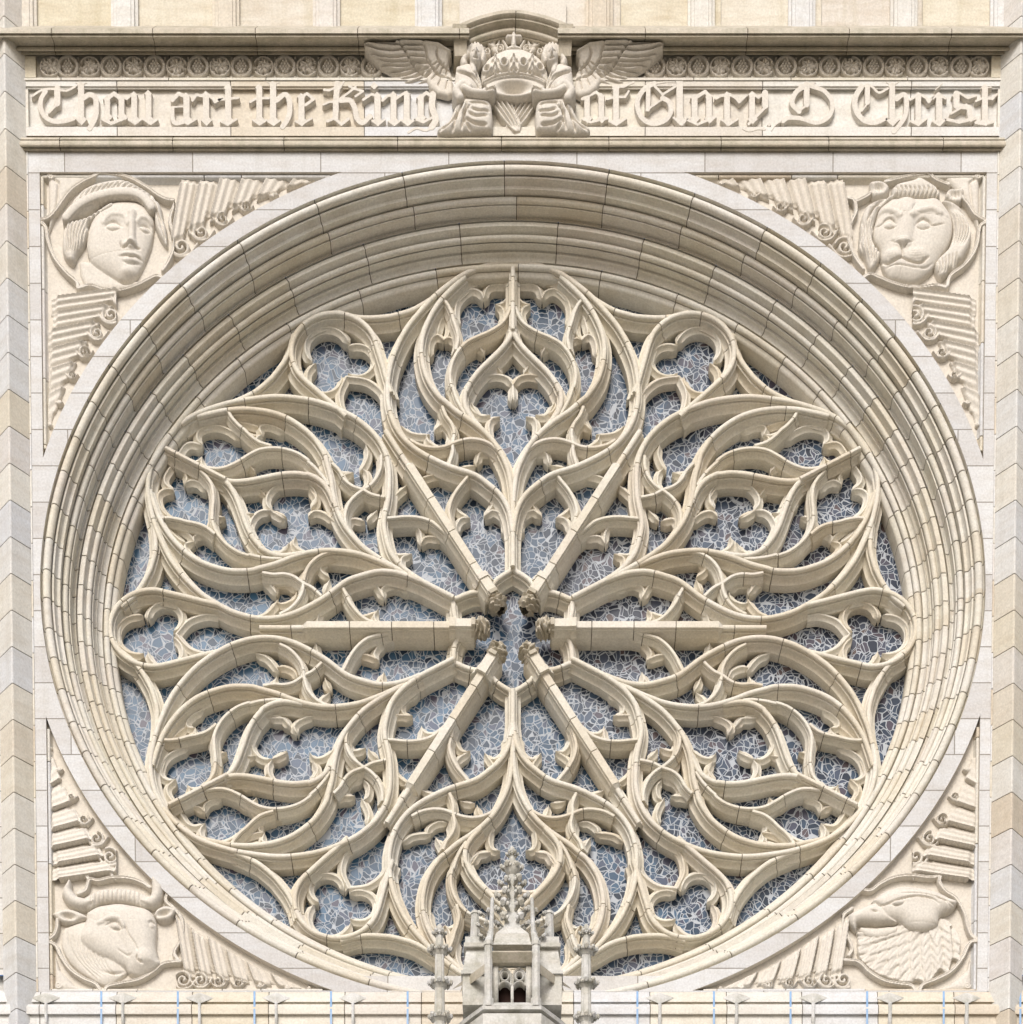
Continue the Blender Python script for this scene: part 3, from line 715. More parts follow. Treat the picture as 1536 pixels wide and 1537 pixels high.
R.pillow(face, 13, 190, base=3)
R.ell(760, 655, 120, 70, -3.4, mode='add').ell(1050, 665, 85, 70, -3.4, mode='add')
R.ridge([(650, 640), (700, 575), (790, 560), (860, 590), (885, 660)], 26, 2.2, add=True).ridge([(975, 640), (1010, 590), (1070, 590), (1112, 630)], 22, 2.0, add=True)
R.ell(748, 682, 78, 40, 3.2, mode='add').ell(1045, 695, 58, 36, 3.0, mode='add')
for L in ([(660, 695), (700, 645), (760, 630), (830, 685)], [(672, 700), (740, 722), (815, 700)], [(980, 690), (1020, 658), (1070, 665), (1108, 715)], [(990, 700), (1040, 728), (1090, 718)]): R.groove(L, 11, 2.6)
R.ridge([(925, 560), (925, 700), (925, 850)], 48, 6, add=True).ell(905, 850, 88, 42, 4.5, mode='add')
R.groove([(815, 830), (830, 880), (900, 865), (960, 880), (1000, 885)], 13, 5).groove([(890, 600), (890, 800)], 10, 2).groove([(965, 620), (962, 820)], 10, 2)
R.ell(915, 945, 115, 30, 3.2, mode='add').ell(920, 1000, 95, 30, 3.0, mode='add').groove([(795, 968), (860, 958), (915, 968), (960, 960), (1030, 985)], 10, 3.5).groove([(830, 1010), (900, 1035), (1000, 1015)], 14, 2.0)
R.ell(890, 1100, 110, 60, 3, mode='add').groove([(800, 1160), (860, 1180), (960, 1160)], 16, 3)
R.groove([(655, 570), (655, 920)], 4, 1.2).groove([(300, 985), (500, 965), (800, 915), (990, 900)], 4, 1.2, smooth=False)
R.blur(1); R.build('face', M_carve, t)
R = Relief(*K, BX)
hair = [(300, 600), (330, 480), (350, 400), (430, 310), (540, 250), (700, 210), (860, 205), (1000, 270), (1130, 360), (1200, 460), (1215, 560), (1250, 680), (1255, 830), (1190, 760), (1140, 640), (1110, 480), (960, 405), (800, 395), (640, 430), (480, 520)]
R.pillow(hair, 13, 70, base=3)
R.pillow([(290, 610), (480, 560), (700, 430), (750, 440), (730, 500), (560, 580), (500, 640), (505, 720), (440, 850), (390, 920), (350, 1000), (270, 940), (245, 820), (260, 690)], 13, 60, base=3)
for i in range(16):
    a = 375+i*52; R.groove([(a, 470-i*9 if i < 8 else 330+(i-8)*14), (a+20-i*2, 380-i*11 if i < 8 else 290+(i-8)*10), (a+75, 300-i*9 if i < 8 else 220+(i-8)*16)], 12, 4.5)
for i in range(9): R.groove([(300+i*42, 590-i*14), (285+i*30, 720), (300+i*22, 850), (290+i*16, 950)], 10, 4)
for i in range(5): R.groove([(1130+i*14, 420+i*60), (1170+i*14, 540+i*50), (1220+i*6, 650+i*40)], 9, 4)
R.blur(1); R.build('hair', M_carve, t)
R = Relief(*K, BX); R.ridge([(295, 600), (380, 505), (500, 430), (650, 378), (800, 355), (950, 365), (1050, 420), (1110, 500)], 45, 5, base=15).blur(1); R.build('headband', M_carve, t)

t = thing('lion_head_relief', 'carved maned lion head in a pointed quatrefoil', 'relief', P(1370, 350, 13))
K = (1260, 240, 6.4); BX = (1262, 238, 1484, 452)
frame_relief(K, BX, [[(845, 30), (840, 130), (700, 160), (560, 190), (440, 225)], [(850, 130), (930, 200), (1050, 250)], [(1180, 370), (1240, 440), (1300, 530), (1400, 590), (1440, 595)], [(1430, 605), (1350, 650), (1330, 780), (1290, 900), (1200, 1020), (1070, 1120), (1035, 1225)],
    [(1020, 1240), (930, 1215), (800, 1230), (650, 1230), (500, 1190), (380, 1140), (290, 1110), (200, 1165)], [(70, 380), (140, 400), (160, 500), (110, 620), (90, 760), (140, 920), (230, 1060)], [(160, 410), (260, 360), (300, 330)]], t)
R = Relief(*K, BX)
R.pillow([(500, 380), (620, 370), (800, 375), (930, 370), (1020, 450), (1080, 560), (1090, 700), (1040, 850), (960, 960), (900, 1060), (860, 1100), (760, 1170), (680, 1190), (590, 1170), (490, 1150), (430, 1070), (400, 970), (390, 880), (335, 790), (325, 680), (360, 550), (390, 470)], 14, 170, base=4)
R.ell(480, 660, 105, 75, -3.6, mode='add').ell(800, 660, 120, 80, -3.6, mode='add')
R.ridge([(360, 540), (430, 520), (520, 550), (570, 590)], 34, 3.2, add=True).ridge([(690, 590), (760, 545), (880, 520), (960, 560)], 34, 3.2, add=True)
R.ell(475, 670, 62, 42, 4, mode='add').ell(798, 668, 72, 44, 4, mode='add')
for L in ([(340, 670), (400, 660), (440, 620), (490, 612), (535, 660)], [(420, 690), (470, 712), (535, 690)], [(715, 690), (750, 640), (800, 615), (850, 640), (890, 680), (1000, 660)], [(725, 690), (790, 715), (870, 695)]): R.groove(L, 11, 3.4)
R.ridge([(640, 440), (630, 650), (605, 820)], 85, 4.5, add=True).ell(600, 845, 120, 45, 3.5, mode='add')
R.groove([(495, 830), (560, 865), (590, 905), (600, 990)], 12, 4).groove([(705, 830), (640, 865), (612, 905)], 12, 4).groove([(500, 825), (560, 830), (640, 825), (700, 820)], 8, 2)
R.ell(500, 955, 105, 70, 4.5, mode='add').ell(730, 955, 130, 75, 4.5, mode='add')
R.groove([(410, 990), (460, 1025), (530, 1010), (590, 985), (650, 1015), (760, 1035), (850, 975)], 15, 6).groove([(440, 1062), (560, 1050), (700, 1075), (820, 1070), (900, 1010)], 10, 2.5)
for i in range(4):
    R.groove([(430+i*10, 935+i*18), (480, 945+i*20), (530, 940+i*18)], 6, 1.3); R.groove([(660, 945+i*18), (740, 950+i*20), (820+i*8, 925+i*18)], 6, 1.3)
R.groove([(585, 470), (570, 540), (575, 600)], 9, 2).groove([(720, 470), (690, 540)], 9, 2).groove([(590, 1060), (585, 1150)], 9, 1.5)
R.groove([(240, 590), (690, 565), (1050, 590), (1250, 600)], 4, 1.2, smooth=False).groove([(797, 570), (797, 910)], 4, 1.2)
R.blur(1); R.build('face', M_carve, t)
R = Relief(*K, BX)
R.pillow([(500, 290), (560, 240), (700, 205), (770, 180), (870, 230), (960, 300), (950, 380), (800, 385), (620, 385), (510, 370)], 13, 60, base=3)
R.pillow([(530, 340), (400, 385), (270, 450), (220, 540), (200, 640), (190, 780), (190, 870), (250, 960), (290, 1070), (330, 1060), (390, 960), (390, 890), (330, 800), (330, 680), (360, 560), (400, 470), (510, 400)], 13, 55, base=3)
R.pillow([(980, 390), (1100, 430), (1200, 520), (1270, 690), (1250, 840), (1180, 970), (1140, 1000), (1100, 1080), (1060, 1080), (1020, 1120), (970, 1150), (920, 1070), (930, 980), (1050, 850), (1095, 700), (1070, 560), (1010, 450)], 13, 55, base=3)
for i in range(10): R.groove([(530+i*45, 290-abs(i-5)*4+8), (560+i*42, 330), (550+i*40, 385)], 10, 4.5)
for i in range(6):
    R.groove([(500-i*16, 350+i*18), (400-i*14, 410+i*16), (290-i*6, 480+i*30)], 9, 4); R.groove([(215+i*26, 600), (230+i*16, 720), (205+i*34, 830), (240+i*24, 930), (275+i*18, 1030)], 10, 4.5)
    R.groove([(1000+i*24, 430+i*10), (1090+i*26, 560+i*6), (1110+i*26, 720), (1080+i*20, 860)], 10, 4.5); R.groove([(940+i*36, 980-i*10), (960+i*30, 1060), (950+i*30, 1120-i*10)], 9, 4.5)
R.blur(1); R.build('mane', M_carve, t)
for ex in ([(290, 220), (400, 215), (480, 270), (450, 350), (330, 385), (300, 310)], [(1010, 380), (1040, 300), (1120, 290), (1195, 285), (1190, 370), (1150, 440), (1080, 420)]):
    R = Relief(*K, BX); R.pillow(ex, 11, 40, base=3); cx, cy = np.mean(ex, 0); R.ell(cx, cy+6, 80, 55, -5, mode='add')
    for i in range(4): R.groove([(cx-70+i*30, cy-40), (cx-50+i*30, cy+40)], 8, 2.5)
    R.blur(1); R.build('ear', M_carve, t)

t = thing('ox_head_relief', 'carved horned ox head in a pointed quatrefoil', 'relief', P(165, 1400, 13))
K = (60, 1290, 6.4); BX = (62, 1308, 282, 1497)
frame_relief(K, BX, [[(50, 785), (130, 740), (165, 660), (170, 590)], [(50, 795), (150, 830), (200, 930), (290, 1060), (420, 1150), (540, 1205), (600, 1300)], [(620, 1300), (650, 1230), (780, 1195), (950, 1160), (1080, 1090), (1180, 1010), (1290, 990), (1350, 990)],
    [(1290, 480), (1355, 560), (1375, 680), (1340, 800), (1290, 900), (1330, 975)], [(370, 340), (440, 300), (480, 200), (560, 210), (700, 180), (850, 185), (980, 225), (1060, 280)], [(440, 150), (470, 195)], [(1170, 290), (1230, 310), (1210, 400), (1280, 470)]], t)
R = Relief(*K, BX)
R.pillow([(230, 650), (480, 590), (700, 800), (830, 1060), (800, 1120), (640, 1210), (500, 1150), (330, 1040), (230, 900), (200, 760)], 8, 130, base=2)
for i in range(8): R.groove([(270+i*46, 720+i*28), (310+i*48, 880+i*22), (400+i*46, 1010+i*14), (540+i*38, 1150-i*10)], 13, 2.6)
R.pillow([(450, 520), (560, 460), (720, 438), (900, 450), (1040, 490), (1110, 570), (1125, 680), (1115, 830), (1140, 950), (1170, 1000), (1150, 1050), (1060, 1110), (950, 1140), (860, 1110), (810, 1050), (700, 990), (560, 930), (440, 850), (385, 760), (420, 660), (440, 600)], 15, 150, base=5)
R.ridge([(760, 560), (900, 700), (1010, 900)], 150, 4.5, add=True).ell(1010, 1000, 170, 110, 4, rot=-12, mode='add')
R.groove([(840, 680), (860, 760), (920, 850), (960, 930)], 14, 3.2).groove([(760, 900), (850, 960), (900, 950)], 14, 2.2).groove([(950, 965), (950, 1010), (1000, 1038)], 13, 5).groove([(820, 1035), (850, 1100), (930, 1135), (1000, 1140), (1100, 1080), (1165, 1020)], 12, 4)
R.ell(735, 690, 100, 60, -2.5, rot=20, mode='add').ridge([(580, 650), (680, 610), (780, 620), (820, 690)], 26, 2.5, add=True).ell(740, 690, 58, 40, 4, rot=15, mode='add').groove([(640, 680), (700, 650), (760, 655), (800, 715), (750, 720), (690, 700)], 10, 3)
R.ell(1085, 655, 45, 60, -3, mode='add').ell(1085, 665, 34, 34, 4, mode='add').groove([(1050, 640), (1080, 620), (1110, 640)], 10, 3)
R.groove([(480, 590), (560, 630), (700, 640), (850, 630), (1000, 630)], 4, 1.2)
for i in range(3): R.groove([(600+i*30, 490), (650+i*30, 540), (720+i*20, 570)], 8, 1.3)
R.blur(1); R.build('head', M_carve, t)
R = Relief(*K, BX); R.ridge([(290, 230), (270, 330), (330, 410), (440, 440), (520, 420)], 62, 16, base=2, taper=True).ridge([(1090, 200), (1130, 300), (1110, 390), (1050, 430), (980, 420)], 62, 16, base=2, taper=True)
R.ridge([(470, 430), (580, 370), (730, 350), (880, 365), (1020, 420)], 66, 11, base=5)
for i in range(12): R.groove([(500+i*42, 470-22*sin(pi*i/11)*3), (505+i*42, 330-18*sin(pi*i/11)*2)], 11, 3)
R.blur(1); R.build('horns', M_carve, t)
for ex in ([(110, 530), (250, 480), (380, 510), (470, 570), (370, 610), (260, 630), (180, 600)], [(1090, 540), (1130, 480), (1220, 450), (1320, 490), (1290, 550), (1230, 605), (1140, 600)]):
    R = Relief(*K, BX); R.pillow(ex, 11, 45, base=3); cx, cy = np.mean(ex, 0); R.ell(cx-10, cy+4, 100, 42, -9, rot=8 if ex[0][0] < 500 else -15, mode='add').blur(1); R.build('ear', M_carve, t)

t = thing('eagle_head_relief', 'carved eagle head with open beak in a pointed quatrefoil', 'relief', P(1370, 1400, 13))
K = (1240, 1290, 6.4); BX = (1264, 1306, 1470, 1497)
frame_relief(K, BX, [[(330, 270), (360, 300), (440, 300), (520, 240), (650, 180), (800, 160), (950, 175), (1050, 175), (1115, 130)], [(1110, 140), (1090, 220), (1150, 310), (1250, 380), (1330, 520), (1360, 650), (1400, 740), (1460, 780)], [(1460, 795), (1380, 810), (1310, 950), (1200, 1080), (1050, 1160), (930, 1210), (890, 1300)],
    [(870, 1300), (820, 1220), (700, 1200), (560, 1170), (420, 1090), (310, 990), (170, 975)], [(220, 930), (250, 860), (215, 760), (160, 640), (170, 540), (250, 480)]], t)
R = Relief(*K, BX)
R.pillow([(300, 700), (420, 700), (660, 640), (800, 560), (1100, 560), (1210, 620), (1290, 760), (1290, 900), (1300, 1000), (1220, 960), (1170, 1110), (1100, 1060), (980, 1190), (880, 1160), (800, 1190), (650, 1160), (480, 1100), (380, 1020), (310, 920)], 11, 110, base=3)
fe = []
for row in range(8):
    rr_ = 790-row*82; n = max(5, int(rr_*142/57.3/92))
    for i in range(n):
        a = radians(50+(i+(.25 if row % 2 else .75))*(146.0/n)); fe.append((1010+rr_*1.1*cos(a), 450+rr_*.98*sin(a), math.degrees(a)+10))
m_ = R.H > 0
for x, y, a in fe:
    c, s_ = cos(radians(a)), sin(radians(a)); U = ((R.X-x)*c+(R.Y-y)*s_)/115; W = (-(R.X-x)*s_+(R.Y-y)*c+18*U*U)/(50*np.clip(1.12-.75*np.clip(U, 0, 1), .1, 2))
    q = np.abs(U)**3+W*W; R.H = np.where((q < 1) & m_, 6.0+3.2*np.clip(1-q, 0, 1)**.35+3.4*U-1.2*np.exp(-(W/.16)**2)*(U > -.3), R.H)
R.blur(1)
R.build('neck_feathers', M_carve, t)
R = Relief(*K, BX)
R.pillow([(440, 410), (560, 320), (720, 275), (880, 285), (1050, 320), (1180, 380), (1260, 420), (1210, 500), (1100, 560), (1060, 660), (920, 710), (800, 690), (690, 620), (560, 600), (480, 500)], 16, 120, base=6)
R.pillow([(205, 560), (250, 520), (430, 440), (500, 450), (580, 500), (640, 580), (690, 625), (560, 632), (320, 628), (290, 700), (225, 640)], 13, 75, base=6)
R.pillow([(330, 650), (480, 660), (660, 650), (680, 720), (540, 770), (400, 760), (320, 700)], 8, 50, base=4)
R.groove([(300, 640), (420, 645), (560, 635), (690, 632)], 16, 10).groove([(430, 525), (480, 540)], 12, 4)
R.groove([(450, 420), (520, 480), (590, 470), (690, 430), (850, 400), (1000, 420), (1070, 470)], 14, 4.5).ell(670, 465, 70, 34, 3.5, rot=-8, mode='add').groove([(600, 470), (660, 495), (730, 470), (740, 430)], 9, 3)
R.groove([(600, 320), (850, 320), (1130, 325)], 9, 2).groove([(700, 370), (900, 370), (1100, 420), (1200, 500)], 10, 2.5).groove([(1050, 400), (1150, 440), (1240, 470)], 10, 2.5)
R.groove([(220, 632), (760, 636), (1330, 660)], 4, 1, smooth=False)
R.blur(1); R.build('head', M_carve, t)

# ---- pleated scrolls that fill the wedges beside the medallions
def circ_y(x, sgn, r=742.0):   # photo row of the band edge over column x on the wall face
    X = (x-770)*1.0; v = math.sqrt(max(0, 1-(X/r)**2))*r*.893; return 880-sgn*v
def scroll(name_label, horiz, sx, sz, a0, a1):
    """a0 -> a1: from the broad end to the tip, along the straight edge"""
    if horiz: bx = (min(a0, a1)-4, 262 if sz > 0 else 1330, max(a0, a1)+4, 392 if sz > 0 else 1488)
    else: bx = (70 if sx < 0 else 1370, min(a0, a1)-4, 175 if sx < 0 else 1474, max(a0, a1)+4)
    R = Relief(0, 0, 1, bx); X, Y = R.X, R.Y
    q = X if horiz else Y; u = (q-a0)/(a1-a0)
    if horiz:
        c = np.vectorize(lambda x: circ_y(x, sz))(X[0]); e = 262.0 if sz > 0 else 1487.0; gap = (c-e)[None, :]; w = (Y-e)/gap
    else:
        yy = Y[:, 0]; vv = (880-yy)/.893; xc = 770+sx*np.sqrt(np.maximum(0, 742.0**2-vv**2)); e = 70.0 if sx < 0 else 1473.0; gap = (xc-e)[:, None]; w = (X-e)/gap
    gap = np.abs(gap)
    inv = horiz and sz < 0
    if inv: w = 1-w
    slant = .10 if sz > 0 else -.10
    us = np.clip(u+slant*(w-.4)*np.where(u < .9, 1, .3), 0, 1)
    ph = 6.0*(1-(1-us)**1.45)
    k = np.floor(ph); fr = ph-k
    wmax = np.where(fr < .8, .80, .66)-.02*k
    lo = .05+.03*np.sin(k*2.1)
    ok = (us > .004) & (us < .985) & (w > lo) & (w < wmax) & (fr > .06)
    sc = np.clip(gap/95.0, .25, 1)
    h = (4+10*(1-fr)**.8+1.3*np.sin(fr*2*pi*3.0))*(.45+.55*sc)*np.clip(np.minimum(w-lo, wmax-w)*12, .55, 1)
    R.put(np.where(ok, h, -1.0))
    # curled hems: on the ring side above, on the sill side below
    for i in range(6):
        uc = 1-(1-(i+.45)/6.0)**(1/1.45); wc = .86-.02*i
        j = int(np.clip(np.searchsorted(np.linspace(0, 1, R.px.shape[1 if horiz else 0]), uc if a1 > a0 else 1-uc), 1, R.px.shape[1 if horiz else 0]-2))
        if horiz: x = R.px[0, j]; g = (circ_y(x, sz)-e); cx, cy = x, e+g*(1-wc if inv else wc)
        else: y = R.py[j, 0]; v = (880-y)/.893; g = (770+sx*math.sqrt(max(0, 742.0**2-v*v))-e); cx, cy = e+g*wc, y
        r = max(2.5, abs(g)*.095)
        R.ridge(spiral(cx, cy, r*1.25, r*.15, 200+40*i, 1.6*(1 if (sx*sz > 0) else -1)), max(1.3, r*.24), 7, base=5*.6)
        R.ridge([(cx-r*1.9, cy-r*.3), (cx-r*.6, cy+r*1.1), (cx+r*.9, cy+r*1.0), (cx+r*2.0, cy-r*.4)], max(1.2, r*.22), 6, base=3)
    tip = (a1-4*np.sign(a1-a0))
    if horiz: R.ell(tip, e+5*np.sign(float(c[0]-e)), 4, 4, 7)
    else: R.ell(e+5*(1 if sx < 0 else -1), tip, 4, 4, 7)
    R.blur(1)
    t = thing('scroll_relief', name_label, 'relief', P(*((a0+a1)/2, e) if horiz else (e, (a0+a1)/2), 13), 'pleated scrolls beside the corner medallions')
    R.build('pleated_band', M_carve, t, tint=rnd.random())
scroll('level pleated scroll running right from the youth medallion', True, -1, 1, 262, 503)
scroll('upright pleated scroll hanging below the youth medallion', False, -1, 1, 440, 640)
scroll('level pleated scroll running left from the lion medallion', True, 1, 1, 1276, 1040)
scroll('upright pleated scroll hanging below the lion medallion', False, 1, 1, 440, 640)
scroll('upright pleated scroll rising above the ox medallion', False, -1, -1, 1318, 1118)
scroll('level pleated scroll running right from the ox medallion', True, -1, -1, 268, 468)
scroll('upright pleated scroll rising above the eagle medallion', False, 1, -1, 1318, 1118)
scroll('level pleated scroll running left from the eagle medallion', True, 1, -1, 1272, 1078)
# leaf in each outer corner
for nm, pts, c in (('youth', [(72, 262), (95, 262), (140, 264), (105, 290), (85, 318), (73, 350)], (76, 265)), ('lion', [(1471, 262), (1450, 262), (1412, 264), (1440, 290), (1460, 320), (1471, 352)], (1468, 265)),
                   ('ox', [(82, 1430), (90, 1455), (112, 1478), (140, 1488), (82, 1488)], (88, 1480)), ('eagle', [(1459, 1430), (1452, 1455), (1425, 1478), (1392, 1488), (1459, 1488)], (1452, 1480))):
    t = thing('leaf_relief', 'small curled leaf in the outer corner beside the %s medallion' % nm, 'relief', P(*pts[0], 13), 'curled leaves in the panel corners')
    R = Relief(0, 0, 1, (min(p[0] for p in pts)-2, min(p[1] for p in pts)-2, max(p[0] for p in pts)+2, max(p[1] for p in pts)+2))
    R.pillow(pts, 8, 9, base=1, smooth=False); m = pts[len(pts)//2]
    R.groove([pts[0], ((pts[0][0]+m[0])/2, (pts[0][1]+m[1])/2), pts[-2]], 3, 4, smooth=False); R.ridge(spiral(*c, 5.5, 1, 0, 1.5), 1.6, 5, base=6).blur(1); R.build('leaf', M_carve, t)

# ---- raised blackletter
def glyph(name, k, strokes, x0, x1):
    R = Relief(*k, (k[0]+x0/k[2]-3, 113, k[0]+x1/k[2]+3, 206), .6)
    sd = np.full(R.X.shape, -1e9)
    for s_ in strokes:
        kind = s_[0]
        if kind == 'd':                              # nib diamond
            _, x, y, r = s_; v = (r-np.abs(R.X-x)-np.abs(R.Y-y))*.71
        elif kind == 'm':                            # minim: stem with diamond head and foot
            _, x, ya, yb, w = s_; v = np.minimum(w-np.abs(R.X-x), np.minimum(R.Y-ya, yb-R.Y))
            v = np.maximum(v, (w*1.35-np.abs(R.X-x+w*.1)-np.abs(R.Y-ya))*.71); v = np.maximum(v, (w*1.75-np.abs(R.X-x-w*.15)-np.abs(R.Y-yb))*.71)
        elif kind == 'p': v = poly_sd(R.X, R.Y, s_[1])
        else: v = s_[2]-seg_dist(R.X, R.Y, R.s(s_[1]) if len(s_) < 4 else s_[1])[0]
        sd = np.maximum(sd, v)
    sd = sd-0.4
    R.put(np.where(sd > 0, 8.2*np.clip(sd/3.0, 0, 1), -1.0))
    return R.build(name, M_carve, inscription, d0=7.6, href=8.0, tint=.8)
A_, B_, D_, E_ = (40, 110, 4.955), (340, 110, 4.8), (870, 110, 4.8), (1180, 110, 4.8)
G = lambda *a: glyph('raised_letter', *a)
G(A_, [('l', [(45, 168), (100, 130), (170, 115), (240, 122), (300, 128), (360, 98)], 13), ('l', [(140, 135), (108, 190), (105, 260), (140, 325), (210, 358), (290, 352), (348, 335)], 22), ('l', [(228, 110), (228, 225)], 26, 0), ('l', [(232, 228), (165, 296)], 11)], 30, 380)
G(A_, [('m', 404, 85, 345, 27), ('l', [(366, 68), (404, 84), (446, 70)], 8, 0), ('l', [(420, 185), (470, 158), (512, 185), (518, 260), (510, 330), (470, 408)], 24)], 355, 555)
G(A_, [('m', 600, 190, 325, 25), ('m', 706, 190, 320, 25), ('l', [(600, 188), (650, 150), (706, 192)], 20, 0), ('l', [(566, 340), (628, 372), (700, 344), (738, 330)], 17, 0)], 545, 745)
G(A_, [('m', 800, 160, 345, 26), ('m', 906, 150, 345, 26), ('l', [(745, 190), (790, 150)], 14, 0), ('l', [(760, 345), (808, 375), (860, 335), (924, 376), (970, 344)], 13, 0)], 740, 985)
G(A_, [('m', 1188, 170, 345, 27), ('l', [(1085, 200), (1130, 150), (1188, 175)], 19, 0), ('l', [(1078, 250), (1160, 248)], 10, 0), ('l', [(1082, 260), (1085, 330), (1105, 370), (1160, 362), (1200, 345)], 20), ('l', [(1200, 378), (1262, 340)], 11, 0)], 1045, 1275)
G(A_, [('m', 1335, 160, 350, 27), ('l', [(1235, 200), (1262, 160), (1320, 170)], 15, 0), ('l', [(1340, 150), (1388, 190), (1402, 214), (1455, 180)], 15, 0)], 1220, 1465)
G(B_, [('m', 12, 100, 340, 25), ('l', [(-55, 190), (85, 176)], 13, 0), ('l', [(-40, 345), (10, 372), (72, 330)], 12, 0), ('l', [(-15, 105), (25, 88)], 9, 0)], -70, 95)
G(B_, [('m', 236, 100, 335, 25), ('l', [(172, 205), (220, 178), (305, 178)], 13, 0), ('l', [(190, 335), (240, 370), (290, 335)], 12, 0)], 165, 305)
G(B_, [('m', 336, 80, 340, 26), ('l', [(296, 62), (336, 80), (378, 64)], 8, 0), ('l', [(360, 195), (420, 152), (452, 190), (456, 270), (440, 330), (404, 384)], 23), ('l', [(300, 345), (340, 372), (385, 340)], 12, 0)], 285, 490)
G(B_, [('m', 540, 170, 345, 26), ('l', [(530, 180), (580, 145), (628, 186), (570, 228)], 15, 0), ('l', [(500, 345), (540, 368), (612, 325)], 13, 0)], 490, 640)
G(B_, [('l', [(800, 70), (790, 180), (785, 320)], 25, 0), ('l', [(845, 58), (815, 110)], 12, 0), ('l', [(728, 345), (780, 322), (828, 368), (880, 328)], 15, 0), ('l', [(705, 118), (740, 122), (780, 105)], 13, 0), ('l', [(700, 225), (745, 205), (800, 210)], 12, 0), ('l', [(815, 185), (880, 140), (930, 98)], 13, 0), ('l', [(885, 92), (925, 112), (985, 128), (930, 165)], 13, 0), ('l', [(825, 195), (890, 195), (925, 250), (940, 320), (980, 355), (1035, 310)], 23)], 690, 1045)
G(B_, [('d', 1064, 90, 34), ('m', 1088, 160, 345, 26), ('l', [(985, 190), (1045, 150), (1088, 165)], 14, 0), ('l', [(1050, 340), (1092, 372), (1138, 335)], 12, 0)], 975, 1145)
G(B_, [('m', 1204, 155, 345, 25), ('m', 1300, 150, 345, 25), ('l', [(1125, 195), (1165, 160), (1204, 160)], 14, 0), ('l', [(1210, 190), (1285, 140)], 14, 0), ('l', [(1170, 345), (1212, 372), (1258, 335), (1308, 372), (1355, 335)], 12, 0)], 1115, 1365)
G(B_, [('m', 1400, 175, 320, 25), ('l', [(1390, 180), (1440, 140), (1490, 170)], 17, 0), ('l', [(1488, 150), (1482, 240), (1508, 330), (1480, 385)], 27), ('l', [(1360, 330), (1420, 352), (1480, 320)], 13, 0), ('l', [(1312, 425), (1370, 395), (1440, 410), (1500, 375)], 13)], 1300, 1535)
G(D_, [('m', 55, 165, 325, 24), ('m', 158, 165, 325, 24), ('l', [(20, 185), (70, 160), (120, 135), (160, 165)], 15, 0), ('l', [(25, 330), (80, 352), (200, 325)], 13, 0)], 5, 205)
G(D_, [('m', 264, 110, 345, 25), ('l', [(245, 95), (320, 95), (390, 62)], 13, 0), ('l', [(200, 185), (264, 168), (330, 170), (355, 128)], 13, 0), ('l', [(215, 345), (266, 372), (335, 325)], 12, 0)], 195, 400)
G(D_, [('l', [(540, 72), (470, 110), (420, 190), (425, 270), (465, 335), (540, 362), (620, 335), (660, 270), (645, 205), (600, 178)], 22), ('l', [(497, 95), (494, 260)], 20, 0), ('l', [(540, 90), (600, 152), (690, 95)], 13, 0), ('l', [(482, 268), (600, 185)], 11, 0), ('l', [(530, 75), (620, 62), (690, 62)], 10, 0)], 385, 700)
G(D_, [('m', 722, 60, 335, 27), ('l', [(680, 320), (740, 370), (780, 320)], 13, 0), ('l', [(690, 48), (755, 48)], 8, 0)], 665, 790)
G(D_, [('m', 830, 175, 325, 25), ('m', 935, 170, 325, 25), ('l', [(830, 180), (905, 132), (940, 165)], 18, 0), ('l', [(780, 335), (850, 368), (978, 315)], 14, 0)], 770, 985)
G(D_, [('m', 1065, 155, 345, 25), ('l', [(985, 180), (1020, 160), (1065, 160)], 15, 0), ('l', [(1080, 150), (1130, 180), (1152, 208), (1200, 160)], 14, 0), ('l', [(1025, 335), (1078, 372), (1140, 330)], 12, 0)], 975, 1205)
G(D_, [('m', 1245, 155, 330, 25), ('l', [(1245, 140), (1290, 175), (1335, 140)], 14, 0), ('l', [(1338, 140), (1340, 235)], 26, 0), ('l', [(1345, 240), (1220, 365)], 14, 0), ('l', [(1180, 395), (1225, 410), (1290, 395), (1335, 400)], 15)], 1170, 1375)
G(D_, [('d', 1368, 372, 20), ('l', [(1455, 345), (1410, 375), (1385, 412)], 8)], 1345, 1465)
G(E_, [('l', [(130, 95), (70, 140), (45, 215), (95, 275)], 22), ('l', [(180, 90), (280, 130), (335, 215), (310, 310), (220, 355), (110, 325), (20, 320), (-20, 345)], 20), ('l', [(150, 75), (150, 225)], 24, 0), ('l', [(155, 225), (85, 282)], 11, 0), ('l', [(95, 90), (210, 68)], 12, 0)], -40, 370)
G(E_, [('l', [(545, 95), (500, 175), (505, 265), (560, 335), (640, 352), (716, 322)], 24), ('l', [(588, 90), (588, 210)], 22, 0), ('l', [(590, 215), (548, 272)], 10, 0), ('l', [(530, 95), (610, 90), (670, 138), (735, 108)], 13)], 465, 745)
G(E_, [('m', 767, 90, 345, 25), ('l', [(725, 65), (767, 88), (812, 62)], 8, 0), ('l', [(800, 185), (850, 150), (870, 200), (862, 300), (820, 370), (778, 420)], 21), ('l', [(725, 330), (767, 370), (815, 330)], 12, 0)], 715, 895)
G(E_, [('m', 955, 160, 345, 25), ('l', [(895, 190), (955, 155)], 14, 0), ('l', [(965, 150), (1010, 175), (1030, 208), (1062, 160)], 14, 0), ('l', [(900, 345), (953, 372), (1012, 328)], 12, 0)], 885, 1070)
G(E_, [('l', [(1128, 72), (1078, 118)], 8, 0), ('m', 1105, 165, 345, 26), ('l', [(1060, 180), (1100, 145), (1150, 180)], 14, 0), ('l', [(1060, 345), (1100, 372), (1150, 335)], 12, 0)], 1055, 1170)
